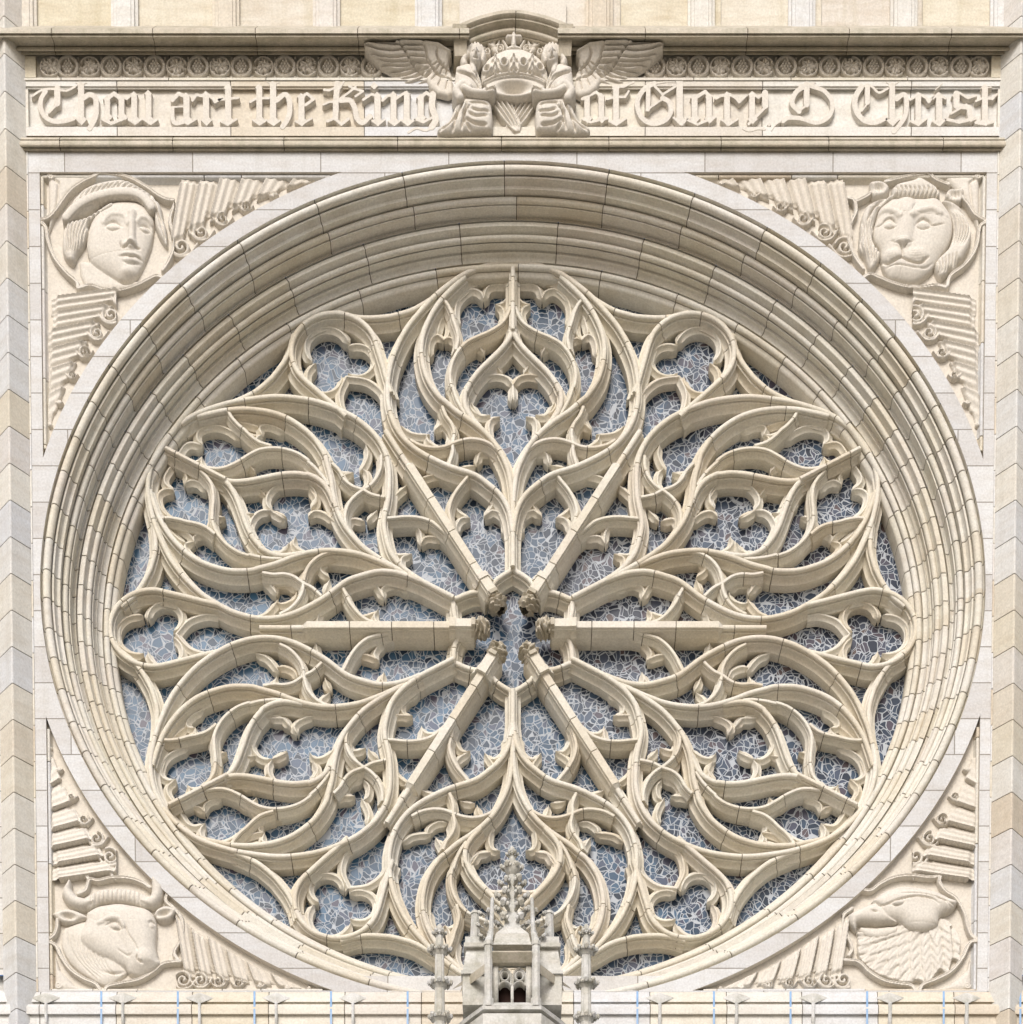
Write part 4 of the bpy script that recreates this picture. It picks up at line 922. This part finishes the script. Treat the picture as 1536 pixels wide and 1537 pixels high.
G(E_, [('l', [(1230, 145), (1230, 235)], 26, 0), ('l', [(1205, 160), (1250, 140), (1310, 178), (1370, 160)], 13, 0), ('l', [(1190, 290), (1300, 225)], 13, 0), ('l', [(1235, 235), (1320, 245), (1332, 330)], 23, 0), ('l', [(1155, 330), (1250, 352), (1362, 325)], 16, 0)], 1145, 1370)
G(E_, [('m', 1436, 100, 345, 25), ('l', [(1370, 200), (1420, 178), (1490, 185), (1520, 150)], 12, 0), ('l', [(1370, 355), (1430, 365), (1490, 350)], 15, 0), ('l', [(1410, 105), (1480, 100)], 9, 0)], 1360, 1525)

# ---- grape and leaf roundels of the frieze
def grape_relief(x):
    R = Relief(x, 100, 1, (x-17, 83, x+17, 117), .6)
    a = np.linspace(0, 2*pi, 40); R.ridge(list(zip(14.2*np.cos(a), 14.4*np.sin(a))), 2.6, 5, base=4); R.groove(list(zip(14.2*np.cos(a), 14.4*np.sin(a))), .9, 2.5)
    for j, (n, y) in enumerate(((2, -8.2), (3, -4.1), (4, 0), (3, 4.1), (2, 8))):
        for i in range(n): R.ell((i-(n-1)/2)*4.6, y, 2.5, 2.4, 5.5, base=3)
    R.ridge([(0, -12), (2, -10)], 1.2, 5, base=4)
    for sx in (-1, 1):
        for sy in (-1, 1): R.ell(sx*15, sy*14.5, 2.2, 2.2, 4, base=2)
    return R
def leaf_relief(x, seed):
    r = random.Random(seed); R = Relief(x, 100, 1, (x-18, 83, x+18, 117), .6)
    for i in range(7):
        a = i*2*pi/7+r.uniform(-.25, .25); l = r.uniform(9, 12.5)
        R.ridge([(2*cos(a), 2*sin(a)), (l*.6*cos(a+.25), l*.6*sin(a+.25)), (l*cos(a), l*sin(a))], 4.2, 6.5, base=3, taper=True)
        R.groove([(2*cos(a), 2*sin(a)), (l*cos(a+.1), l*sin(a+.1))], 1.0, 3.5)
        R.ridge(spiral(13.2*cos(a+.45), 13.2*sin(a+.45), 2.6, .4, r.uniform(0, 360), 1.2), .9, 4.5, base=3)
    a = np.linspace(.4, 5.6, 30)+r.uniform(0, 6); R.ridge(list(zip(14.6*np.cos(a), 14.2*np.sin(a))), 1.5, 5, base=3); R.ell(0, 0, 3, 3, 6, base=4)
    return R
protos = {}
def roundel(kind, x, k):
    key = (kind, k % 4 if kind == 'leaf_roundel' else 0)
    if key not in protos:
        R = grape_relief(x) if kind == 'grape_roundel' else leaf_relief(x, key[1]); protos[key] = (R.build(kind, M_carve, frieze, d0=9, href=6, tint=.3), x)
    else:
        src, xs = protos[key]; o = src.copy(); COL.objects.link(o); o.parent = frieze; o.location.x = PX(x, 100, 3)-PX(xs, 100, 3)
for k in range(8):
    roundel('grape_roundel', 101.7+65.2*k, k); roundel('leaf_roundel', 69.5+65.2*k+(6 if k == 0 else 0), k)
    roundel('grape_roundel', 1443-65.7*k, k); roundel('leaf_roundel', 1475.5-65.7*k-(6 if k == 0 else 0), k+1)

# ---- kneeling angels, their wings and the crown they hold
def angel(flip):
    K = (540, 0, 6.4) if not flip else (1003, 0, -6.4)
    t = thing('angel_relief', 'kneeling winged angel holding the %s side of the carved crown' % ('right' if flip else 'left'), 'carved figure', P(860 if flip else 690, 190, -6), 'pair of kneeling angels')
    bx = (543, 52, 752, 204) if not flip else (791, 52, 1000, 204)
    class R2(Relief):
        def __init__(self):
            super().__init__(K[0], K[1], 1.0, bx, .75)
            k = 6.4; self.X = (self.px-K[0])*(k if not flip else -k); self.Y = self.py*k; self.o = (0, 0, k)
    R = R2()
    R.pillow([(35, 372), (200, 385), (370, 392), (610, 397), (760, 420), (885, 495), (860, 560), (860, 640), (905, 720), (905, 900), (850, 930), (750, 905), (680, 850), (640, 785), (560, 800), (430, 790), (330, 715), (250, 650), (180, 600), (100, 500), (45, 430)], 9, 40, base=20, smooth=False)
    for L in ([(45, 405), (150, 460), (300, 482), (430, 472), (620, 482)], [(60, 460), (200, 530), (350, 545), (480, 532), (640, 542)], [(120, 530), (250, 580), (400, 590), (500, 580), (660, 588)], [(170, 592), (300, 625), (430, 630), (540, 610), (680, 600)], [(230, 645), (360, 680), (480, 660), (600, 640)], [(320, 705), (430, 720), (540, 680), (660, 650)], [(410, 765), (520, 740), (620, 690)], [(490, 795), (600, 755), (680, 695)], [(40, 385), (200, 410), (370, 425), (600, 430)]): R.groove(L, 16, 9)
    for L in ([(370, 392), (430, 480), (500, 600), (560, 680), (640, 745)], [(610, 397), (640, 500), (650, 560), (700, 650), (760, 720), (900, 775)], [(750, 450), (740, 520), (770, 600), (830, 660), (900, 690)]): R.groove(L, 15, 6)
    for i in range(7):
        a = radians(20+i*18); c, s_ = cos(a), sin(a); R.groove([(880-c*120, 560+s_*60), (880-c*190, 570+s_*170)], 9, 4); R.groove([(900-c*200, 590+s_*180), (900-c*270, 600+s_*270)], 9, 4)
    R.mod(lambda X, Y: -22*np.clip((Y-390)/320, 0, 1)); R.ridge([(370, 392), (610, 400), (760, 425), (880, 492)], 30, 6, add=True).blur(1)
    R.build('wing', M_carve, t, d0=3, href=27-21*np.clip((R.Y-390)/320, 0, 1), tint=.35)
    R = R2()
    R.pillow([(925, 640), (1050, 610), (1130, 680), (1175, 850), (1050, 930), (950, 950), (905, 870)], 12, 110, base=14)
    for i in range(6): R.groove([(930+i*22, 690+i*10), (990+i*20, 740+i*8), (1080+i*12, 750+i*20), (1140, 790+i*15)], 13, 4.5)
    R.groove([(1075, 640), (1120, 720), (1165, 850)], 14, 6)
    R.pillow([(940, 960), (1040, 920), (1240, 950), (1275, 1060), (1275, 1180), (1240, 1240), (1050, 1255), (880, 1272), (770, 1262), (748, 1215), (850, 1140), (900, 1040)], 14, 110, base=9)
    for L in ([(1000, 960), (960, 1060), (860, 1190), (770, 1240)], [(1030, 1000), (1010, 1100), (980, 1230)], [(1060, 1030), (1000, 1090), (1020, 1180), (1070, 1240)], [(1080, 1060), (1160, 1080), (1240, 1070)], [(1050, 1100), (1120, 1130), (1220, 1120)], [(940, 1040), (930, 1130), (890, 1250)], [(1060, 1000), (1160, 1000), (1230, 1010)], [(1020, 1150), (1100, 1190), (1220, 1200)]): R.groove(L, 17, 7)
    R.blur(1); R.build('robe', M_carve, t, d0=3, href=18, tint=.6)
    R = R2()
    R.ridge([(960, 930), (930, 860), (1000, 800), (1050, 830)], 45, 9, base=20); R.ridge([(1000, 850), (1080, 885), (1180, 895), (1270, 880)], 36, 10, base=20); R.ridge([(1200, 880), (1290, 850)], 26, 8, base=22)
    for i in range(4): R.groove([(1210, 870+i*14-20), (1300, 840+i*16-20)], 6, 6)
    R.blur(1); R.build('arm', M_carve, t, d0=3, href=24, tint=.7)
    R = R2(); R.ell(1115, 470, 92, 95, 12, base=14).ridge([(1060, 440), (1035, 500), (1000, 560), (1005, 600)], 38, 12, base=12).ridge([(1170, 450), (1190, 510), (1175, 570)], 30, 11, base=12)
    for i in range(6): R.groove([(1030+i*30, 380), (1020+i*36, 430)], 8, 4); 
    R.blur(1); R.build('hair', M_carve, t, d0=3, href=22, tint=.4)
    R = R2(); R.ell(1112, 525, 58, 82, 13, base=21); R.ridge([(1085, 590), (1095, 650)], 34, 8, base=18)
    R.ell(1090, 505, 24, 16, -5, mode='add').ell(1140, 510, 20, 16, -5, mode='add').ridge([(1118, 490), (1118, 540)], 12, 5, add=True).groove([(1095, 565), (1135, 568)], 8, 4).ell(1090, 507, 12, 9, 3, mode='add').ell(1140, 512, 11, 9, 3, mode='add')
    R.blur(1); R.build('head', M_carve, t, d0=3, href=28, tint=.7)
angel(False); angel(True)
t = thing('crown_relief', 'large carved crown with trefoil cross held between two angels', 'carving', P(770, 100, -10))
K = (512, 0, 3.0); bx = (700, 40, 842, 205)
R = Relief(*K, bx, .75)
R.pillow([(635, 385), (628, 320), (655, 265), (715, 225), (780, 208), (850, 225), (905, 265), (932, 320), (925, 385), (860, 352), (780, 342), (700, 355)], 12, 60, base=7)
for x, y in ((657, 322), (735, 298), (822, 298), (897, 318)): R.ridge([(x+17*cos(a), y+17*sin(a)) for a in np.linspace(0, 6.28, 20)], 7, 5, add=True); R.ell(x, y, 11, 11, -8, mode='add')
for x in (695, 778, 862): R.ridge([(x, 345), (x, 300), (x, 262)], 7, 4, add=True).ridge([(x-14, 285), (x, 268), (x+14, 285)], 6, 4, add=True).ridge([(x-22, 335), (x, 305), (x+22, 335)], 5, 4, add=True)
R.ridge([(638, 380), (700, 350), (780, 338), (860, 350), (925, 382)], 9, 7, add=True).groove([(640, 364), (700, 334), (780, 322), (860, 334), (925, 364)], 5, 5)
R.blur(1); R.build('crown_body', M_carve, t, d0=3, href=14, tint=.7)
R = Relief(*K, bx, .75)
R.pillow([(640, 388), (700, 362), (780, 350), (860, 360), (922, 388), (890, 425), (780, 446), (680, 430)], 10, 12, base=8); R.ell(780, 402, 95, 36, -16, mode='add')
R.ridge([(640, 390), (700, 365), (780, 354), (860, 364), (922, 390)], 6, 5, add=True); R.build('rim', M_carve, t, d0=3, href=14, tint=.6)
R = Relief(*K, bx, .75); R.ridge([(778, 135), (778, 205)], 12, 10, base=10, smooth=False).ridge([(752, 168), (806, 168)], 11, 10, base=10, smooth=False)
for x, y in ((778, 138), (752, 168), (806, 168)): R.ell(x, y, 13, 13, 11, base=9)
R.ell(778, 212, 40, 12, 10, base=8); R.build('cross', M_carve, t, d0=3, href=16, tint=.8)
R = Relief(*K, (706, 44, 836, 96), .75)
for sx in (-1, 1):
    for cx, cy, r, a in ((88, 190, 30, 20), (40, 165, 20, 190), (150, 190, 22, 80), (62, 225, 18, 140), (120, 240, 20, 300), (180, 215, 18, 30)): R.ridge([(778+sx*(x-0), y) for x, y in spiral(cx, cy, r, 4, a, 1.4)], 6, 9, base=4)
    R.ridge([(778+sx*20, 240), (778+sx*50, 190), (778+sx*90, 155), (778+sx*140, 165)], 9, 9, base=4); R.ridge([(778+sx*70, 250), (778+sx*100, 200), (778+sx*110, 165)], 16, 8, base=4, taper=True)
R.build('scroll_foliage', M_carve, t, d0=3, href=8, tint=.3)
for sx in (-1, 1):
    R = Relief(*K, (725, 142, 815, 204), .75)
    R.pillow([(778-sx*110, 450), (778-sx*10, 452), (778+sx*38, 560), (778+sx*30, 590), (778, 595), (778-sx*60, 530)], 7+2*sx, 16, base=5, smooth=False)
    for i in range(4): R.groove([(778-sx*(95-i*22), 450), (778-sx*(40-i*18), 530), (778+sx*(8+i*6), 585)], 7, 6)
    R.blur(1); R.build('ribbon', M_carve, t, d0=7, href=10, tint=.55)
# ------------------------------------------------------------------ pinnacles of the porch that stand before the window
DP = -250.0
def pz(py, d=DP): return PZ(py, d)
def pw(w): return w*0.01*(36+DP*.01)/36*1.0          # photo pixels to metres at the pinnacles' distance
def px_(x, d=DP): return float(P(x, 1450, d)[0])
def ring_at(cx, cy, z, rx, ry, n=8, rot=pi/8): return [(cx+rx*cos(rot+2*pi*j/n), cy+ry*sin(rot+2*pi*j/n), z) for j in range(n)]
def prism(mb, pts0, z0, z1, top=None, tint=.5): mb.loft([[(x, y, z0) for x, y in pts0], [(x, y, z1) for x, y in (top or pts0)]], tint=tint)
def rect(x0, x1, y0, y1): return [(x0, y0), (x1, y0), (x1, y1), (x0, y1)]
def crocket(mb, c, a, s, up=1.0):
    """a leaf on a short stalk that swells and curls over at its tip"""
    dx, dy = cos(a), sin(a); rings = []
    for t, o, z, w in ((0, .1, -.25, .20), (.2, .45, -.12, .22), (.4, .75, .16, .30), (.6, 1.0, .34, .36), (.75, 1.2, .30, .34), (.9, 1.3, .05, .28), (1, 1.18, -.14, .14)):
        o *= s; z *= s; w *= s; tx = -z*.0; cx, cy, cz = c[0]+dx*o, c[1]+dy*o, c[2]+z
        rings.append([(cx-dy*w*1.15*cos(q)+dx*w*.5*sin(q), cy+dx*w*1.15*cos(q)+dy*w*.5*sin(q), cz+w*.8*sin(q)) for q in np.linspace(0, 2*pi, 8, endpoint=False)])
    mb.loft(rings, tint=rnd.random())
    for sd in (-1, 1): mb.blob((c[0]+dx*s*.85-dy*s*.36*sd, c[1]+dy*s*.85+dx*s*.36*sd, c[2]+s*.02), s*.24, n=7, tint=rnd.random(), jit=.15)
def leaf_ring(parent, x, y, z, r, s, n=8):
    mb = MB(); mb.loft([ring_at(x, y, z-s*.7, r, r), ring_at(x, y, z-s*.2, r*1.5, r*1.5), ring_at(x, y, z+s*.25, r*1.6, r*1.6), ring_at(x, y, z+s*.5, r, r)], tint=.4); mb.build('collar', M_pin, parent)
    for j in range(n):
        mb = MB(); crocket(mb, (x+r*.6*cos(j*2*pi/n), y+r*.6*sin(j*2*pi/n), z), j*2*pi/n, s*rnd.uniform(.85, 1.1)); mb.build('crocket', M_pin, parent)
def finial(parent, x, y, z, s):
    mb = MB(); mb.blob((x, y, z+s*1.2), s*.55, n=8, sz=1.3); mb.build('bud', M_pin, parent)
    for j in range(6):
        mb = MB(); crocket(mb, (x+s*.2*cos(j*pi/3), y+s*.2*sin(j*pi/3), z+s*.3), j*pi/3, s*.8); mb.build('crocket', M_pin, parent)

porch = thing('porch_gable', 'plain stone porch block carrying the three pinnacles below the window', 'porch', (0, -2.4, 0))
mb = MB(); mb.box(-4.2, 4.2, -3.2, -0.2, 0, PZ(1590, -330)); mb.build('masonry', M_wall, porch, smooth=False)
def slender(px, label):
    x, y = px_(px), DP*.01; t = thing('slender_pinnacle', label, 'pinnacle', (x, y, pz(1600)), 'slender pinnacles flanking the spirelet')
    r = pw(8.0); mb = MB()
    zs = [(1640, 1.15), (1532, 1.1), (1480, 1.0), (1428, .92), (1408, .72), (1396, .5)]
    for (p0, a), (p1, b) in zip(zs[:-1], zs[1:]): mb.loft([ring_at(x, y, pz(p0), r*a, r*a), ring_at(x, y, pz(p1)-.002, r*b, r*b)], tint=rnd.random())
    for j in range(4):                       # roll on each corner
        a = j*pi/2+pi/4; mb.loft([ring_at(x+r*.95*cos(a), y+r*.95*sin(a), pz(1640), r*.22, r*.22, 6), ring_at(x+r*.8*cos(a), y+r*.8*sin(a), pz(1425), r*.18, r*.18, 6)], tint=.6)
    mb.build('shaft', M_pin, t, sharp=25)
    for py, k in ((1529, 1.0), (1478, .96), (1428, .92)): leaf_ring(t, x, y, pz(py), r*1.0, pw(10.5)*k)
    finial(t, x, y, pz(1405), pw(9))
slender(660, 'slender crocketed pinnacle left of the central spirelet')
slender(880, 'slender crocketed pinnacle right of the central spirelet')

cx, cy = px_(769), DP*.01
t = thing('central_spirelet', 'weathered grey stone spirelet with a two-light opening in front of the window foot', 'pinnacle', (cx, cy, pz(1600)))
u = pw(1.0)
# faceted body behind the front face
mb = MB(); body = [(cx-39*u, cy+.02), (cx+39*u, cy+.02), (cx+76*u, cy+.55), (cx+76*u, cy+1.1), (cx-76*u, cy+1.1), (cx-76*u, cy+.55)]
low = [(cx-30*u, cy+.5), (cx+30*u, cy+.5), (cx+60*u, cy+.75), (cx+60*u, cy+1.05), (cx-60*u, cy+1.05), (cx-60*u, cy+.75)]
prism(mb, low, pz(1512), pz(1440), tint=.4); mb.build('turret_body', M_pin, t)
mb = MB()
b2 = [(cx-44*u, cy-.06), (cx+44*u, cy-.06), (cx+86*u, cy+.55), (cx+86*u, cy+1.1), (cx-86*u, cy+1.1), (cx-86*u, cy+.55)]
b3 = [(cx-40*u, cy-.0), (cx+40*u, cy-.0), (cx+78*u, cy+.55), (cx+78*u, cy+1.1), (cx-78*u, cy+1.1), (cx-78*u, cy+.55)]
prism(mb, b2, pz(1518), pz(1513), tint=.7); prism(mb, b2, pz(1513)+.002, pz(1504), top=body, tint=.8)
b4 = [(x*1.0, y+.05) for x, y in b3]; prism(mb, b4, pz(1524), pz(1518)-.002, tint=.3); prism(mb, b2, pz(1640), pz(1524)-.002, tint=.5)
mb.build('base_course', M_pin, t, sharp=25)
# corner piers of the front, running up into little shafts
for s in (-1, 1):
    x = cx+s*36*u; mb = MB(); oct_ = ring_at(x, cy, 0, 6.5*u, 6.5*u)
    prism(mb, [(a, b) for a, b, _ in ring_at(x, cy, 0, 8.5*u, 8.5*u)], pz(1512), pz(1500), tint=.7)
    prism(mb, [(a, b) for a, b, _ in ring_at(x, cy, 0, 6.3*u, 6.3*u)], pz(1500), pz(1420), tint=.6)
    prism(mb, [(a, b) for a, b, _ in ring_at(x, cy, 0, 7.6*u, 7.6*u)], pz(1420), pz(1414), tint=.3)
    prism(mb, [(a, b) for a, b, _ in ring_at(x, cy, 0, 6.6*u, 6.6*u)], pz(1414), pz(1394), top=[(a, b) for a, b, _ in ring_at(x-s*4*u, cy+.1, 0, 4*u, 4*u)], tint=.7)
    prism(mb, [(a, b) for a, b, _ in ring_at(x-s*4*u, cy+.1, 0, 4*u, 4*u)], pz(1394)+.001, pz(1340), top=[(a, b) for a, b, _ in ring_at(x-s*6*u, cy+.15, 0, 2.7*u, 2.7*u)], tint=.9)
    mb.build('corner_pier', M_pin, t, sharp=25)
# two-light opening: jambs, mullion, pierced head, dark sheet painted as the shade inside
wnd = bpy.data.objects.new('opening', None); COL.objects.link(wnd); wnd.parent = t
yf = cy+.08
mb = MB(); mb.box(cx-30*u, cx-21*u, yf, yf+.3, pz(1503), pz(1444), tint=.35); mb.box(cx+21*u, cx+30*u, yf, yf+.3, pz(1503), pz(1444), tint=.35); mb.build('jamb', M_pin, wnd, smooth=False)
mb = MB(); mb.box(cx-2.2*u, cx+2.2*u, yf+.04, yf+.2, pz(1503), pz(1470), tint=.6); mb.build('mullion', M_pin, wnd, smooth=False)
xz = lambda X, Y, D: np.stack([cx+np.asarray(X)*u, yf+.03+np.asarray(D)*.01, pz(1460)+np.asarray(Y)*u], -1)
tp = sym([(0, 0), (1.2, 1.0), (2.3, 5), (2.3, 14)])
mb = MB()
for s in (-1, 1):
    c = s*11.0; a = np.linspace(0, 2*pi, 24, endpoint=False); sweep(mb, np.stack([c+6.2*np.cos(a), 1+6.6*np.sin(a)], 1), tp, xz, [], closed=True)
    for q in (-1, 1):
        sweep(mb, spline([(c+q*9.5, -12), (c+q*8.8, 4), (c, 14)], 1.5), tp, xz, []); sweep(mb, spline([(c+q*9.5, -13), (c+q*5, -8.5), (c, -7)], 1.2), tp, xz, [])
mb.build('tracery_head', M_pin, wnd)
mb = MB(); mb.box(cx-22*u, cx+22*u, yf+.26, yf+.29, pz(1504), pz(1444)); mb.build('inner_shade', plain('painted inside shade', (0.05, 0.025, 0.02), .9), wnd, smooth=False)
mb = MB()
for s in (-1, 1): mb.add([(cx+s*11*u-8*u, yf+.05, pz(1503)), (cx+s*11*u+8*u, yf+.05, pz(1503)), (cx+s*11*u+8*u*(s < 0)-2*u*(s > 0), yf+.25, pz(1490)), (cx+s*11*u-8*u*(s > 0)+2*u*(s < 0), yf+.25, pz(1490))], [(0, 1, 2, 3)], tint=.7)
mb.build('sloped_sill', M_pin, wnd, smooth=False)
# cornice over the opening, oblique cornices, rough roof
mb = MB(); pr = [(0, 30), (0, -4), (-3, -6), (-5, -5), (-12, 2), (-14, 3), (-15, 10)]
q = np.stack([np.linspace(-30, 30, 10), np.zeros(10)], 1)
sweep(mb, q, [(a*.9, d) for a, d in pr], lambda X, Y, D: np.stack([cx+X*u, cy-.02+np.asarray(D)*.012, pz(1431)+Y*u], -1), []); mb.build('front_cornice', M_cornice, t)
for s in (-1, 1):
    mb = MB(); q = np.stack([np.linspace(40, 74, 10), np.linspace(0, 0, 10)], 1)
    sweep(mb, q, [(a*.9, d) for a, d in pr], lambda X, Y, D: np.stack([cx+s*X*u+s*D*.006, cy+.0+(X-40)*u*1.5+np.asarray(D)*.01, pz(1446)+Y*u], -1), []); mb.build('oblique_cornice', M_cornice, t)
mb = MB(); prism(mb, rect(cx-29*u, cx+29*u, cy+.02, cy+.7), pz(1430, DP+25), pz(1405, DP+25), top=rect(cx-25*u, cx+25*u, cy+.18, cy+.62), tint=.3)
prism(mb, rect(cx-25*u, cx+25*u, cy+.18, cy+.62), pz(1405, DP+25)+.001, pz(1392, DP+25), top=rect(cx-13*u, cx+13*u, cy+.25, cy+.55), tint=.6)
prism(mb, rect(cx-13*u, cx+13*u, cy+.25, cy+.55), pz(1392, DP+25)+.001, pz(1362, DP+25), top=rect(cx-6*u, cx+6*u, cy+.33, cy+.46), tint=.8); mb.build('roof', M_pin, t)
# outer piers with tall caps
for s in (-1, 1):
    mb = MB(); x = cx+s*58*u
    a, b = sorted((cx+s*41*u, cx+s*76*u)); prism(mb, rect(a, b, cy+.35, cy+1.0), pz(1512, DP+42), pz(1467, DP+42), tint=.45); prism(mb, rect(a-2*u, b+2*u, cy+.31, cy+1.0), pz(1467, DP+42), pz(1462, DP+42), tint=.7)
    prism(mb, rect(a, b, cy+.35, cy+1.0), pz(1462, DP+42), pz(1423, DP+42), top=rect(a+(6*u if s < 0 else 0), b-(0 if s < 0 else 6*u), cy+.45, cy+.95), tint=.55)
    prism(mb, rect(x-16*u, x+16*u, cy+.38, cy+.85), pz(1423, DP+42), pz(1417, DP+42), tint=.3); prism(mb, rect(x-14*u, x+14*u, cy+.4, cy+.8), pz(1417, DP+42), pz(1407, DP+42), tint=.7)
    prism(mb, [(p, q) for p, q, _ in ring_at(x-s*1*u, cy+.55, 0, 8.5*u, 8.5*u)], pz(1407, DP+42), pz(1366, DP+42), top=[(p, q) for p, q, _ in ring_at(x-s*1*u, cy+.55, 0, 6.2*u, 6.2*u)], tint=.85)
    prism(mb, [(p, q) for p, q, _ in ring_at(x-s*1*u, cy+.55, 0, 7.6*u, 7.6*u)], pz(1366, DP+42), pz(1361, DP+42), top=[(p, q) for p, q, _ in ring_at(x-s*1*u, cy+.55, 0, 5*u, 5*u)], tint=.6)
    mb.build('outer_pier', M_pin, t, sharp=25)
    for py, dx in ((1376, 44), (1394, 47), (1410, 43)):
        mb = MB(); crocket(mb, (cx+s*(dx-4)*u, cy+.35, pz(py, DP+42)), 0 if s > 0 else pi, 9*u); mb.build('crocket', M_pin, t); mb = MB(); crocket(mb, (cx+s*(dx-8)*u, cy+.25, pz(py+4, DP+42)), -pi/2, 7*u); mb.build('crocket', M_pin, t)
# crocketed spire and its two-stage finial
mb = MB(); mb.loft([ring_at(cx, cy+.4, pz(1395, DP+40), 11*u, 11*u), ring_at(cx, cy+.4, pz(1345, DP+40), 7*u, 7*u), ring_at(cx, cy+.4, pz(1330, DP+40), 5.5*u, 5.5*u), ring_at(cx, cy+.4, pz(1300, DP+40), 6.5*u, 6.5*u), ring_at(cx, cy+.4, pz(1283, DP+40), 4*u, 4*u)], tint=.55); mb.build('spire', M_pin, t)
for py, w, s in ((1388, 12, 12), (1367, 10, 13), (1347, 8, 13), (1328, 6, 12)):
    for a in (0, pi, -pi/4-.25, -3*pi/4+.25, pi/4, 3*pi/4):
        mb = MB(); crocket(mb, (cx+w*u*cos(a), cy+.4+w*u*sin(a), pz(py, DP+40)), a, s*u*rnd.uniform(.85, 1.1)); mb.build('crocket', M_pin, t)
leaf_ring(t, cx, cy+.4, pz(1304, DP+40), 6*u, 10*u, 6)
mb = MB(); mb.loft([ring_at(cx, cy+.4, pz(1316, DP+40), 5*u, 5*u), ring_at(cx, cy+.4, pz(1306, DP+40), 13*u, 13*u), ring_at(cx, cy+.4, pz(1298, DP+40), 14*u, 14*u), ring_at(cx, cy+.4, pz(1294, DP+40), 6*u, 6*u)], tint=.3); mb.build('bulb', M_pin, t)
finial(t, cx, cy+.4, pz(1286, DP+40), 8*u)
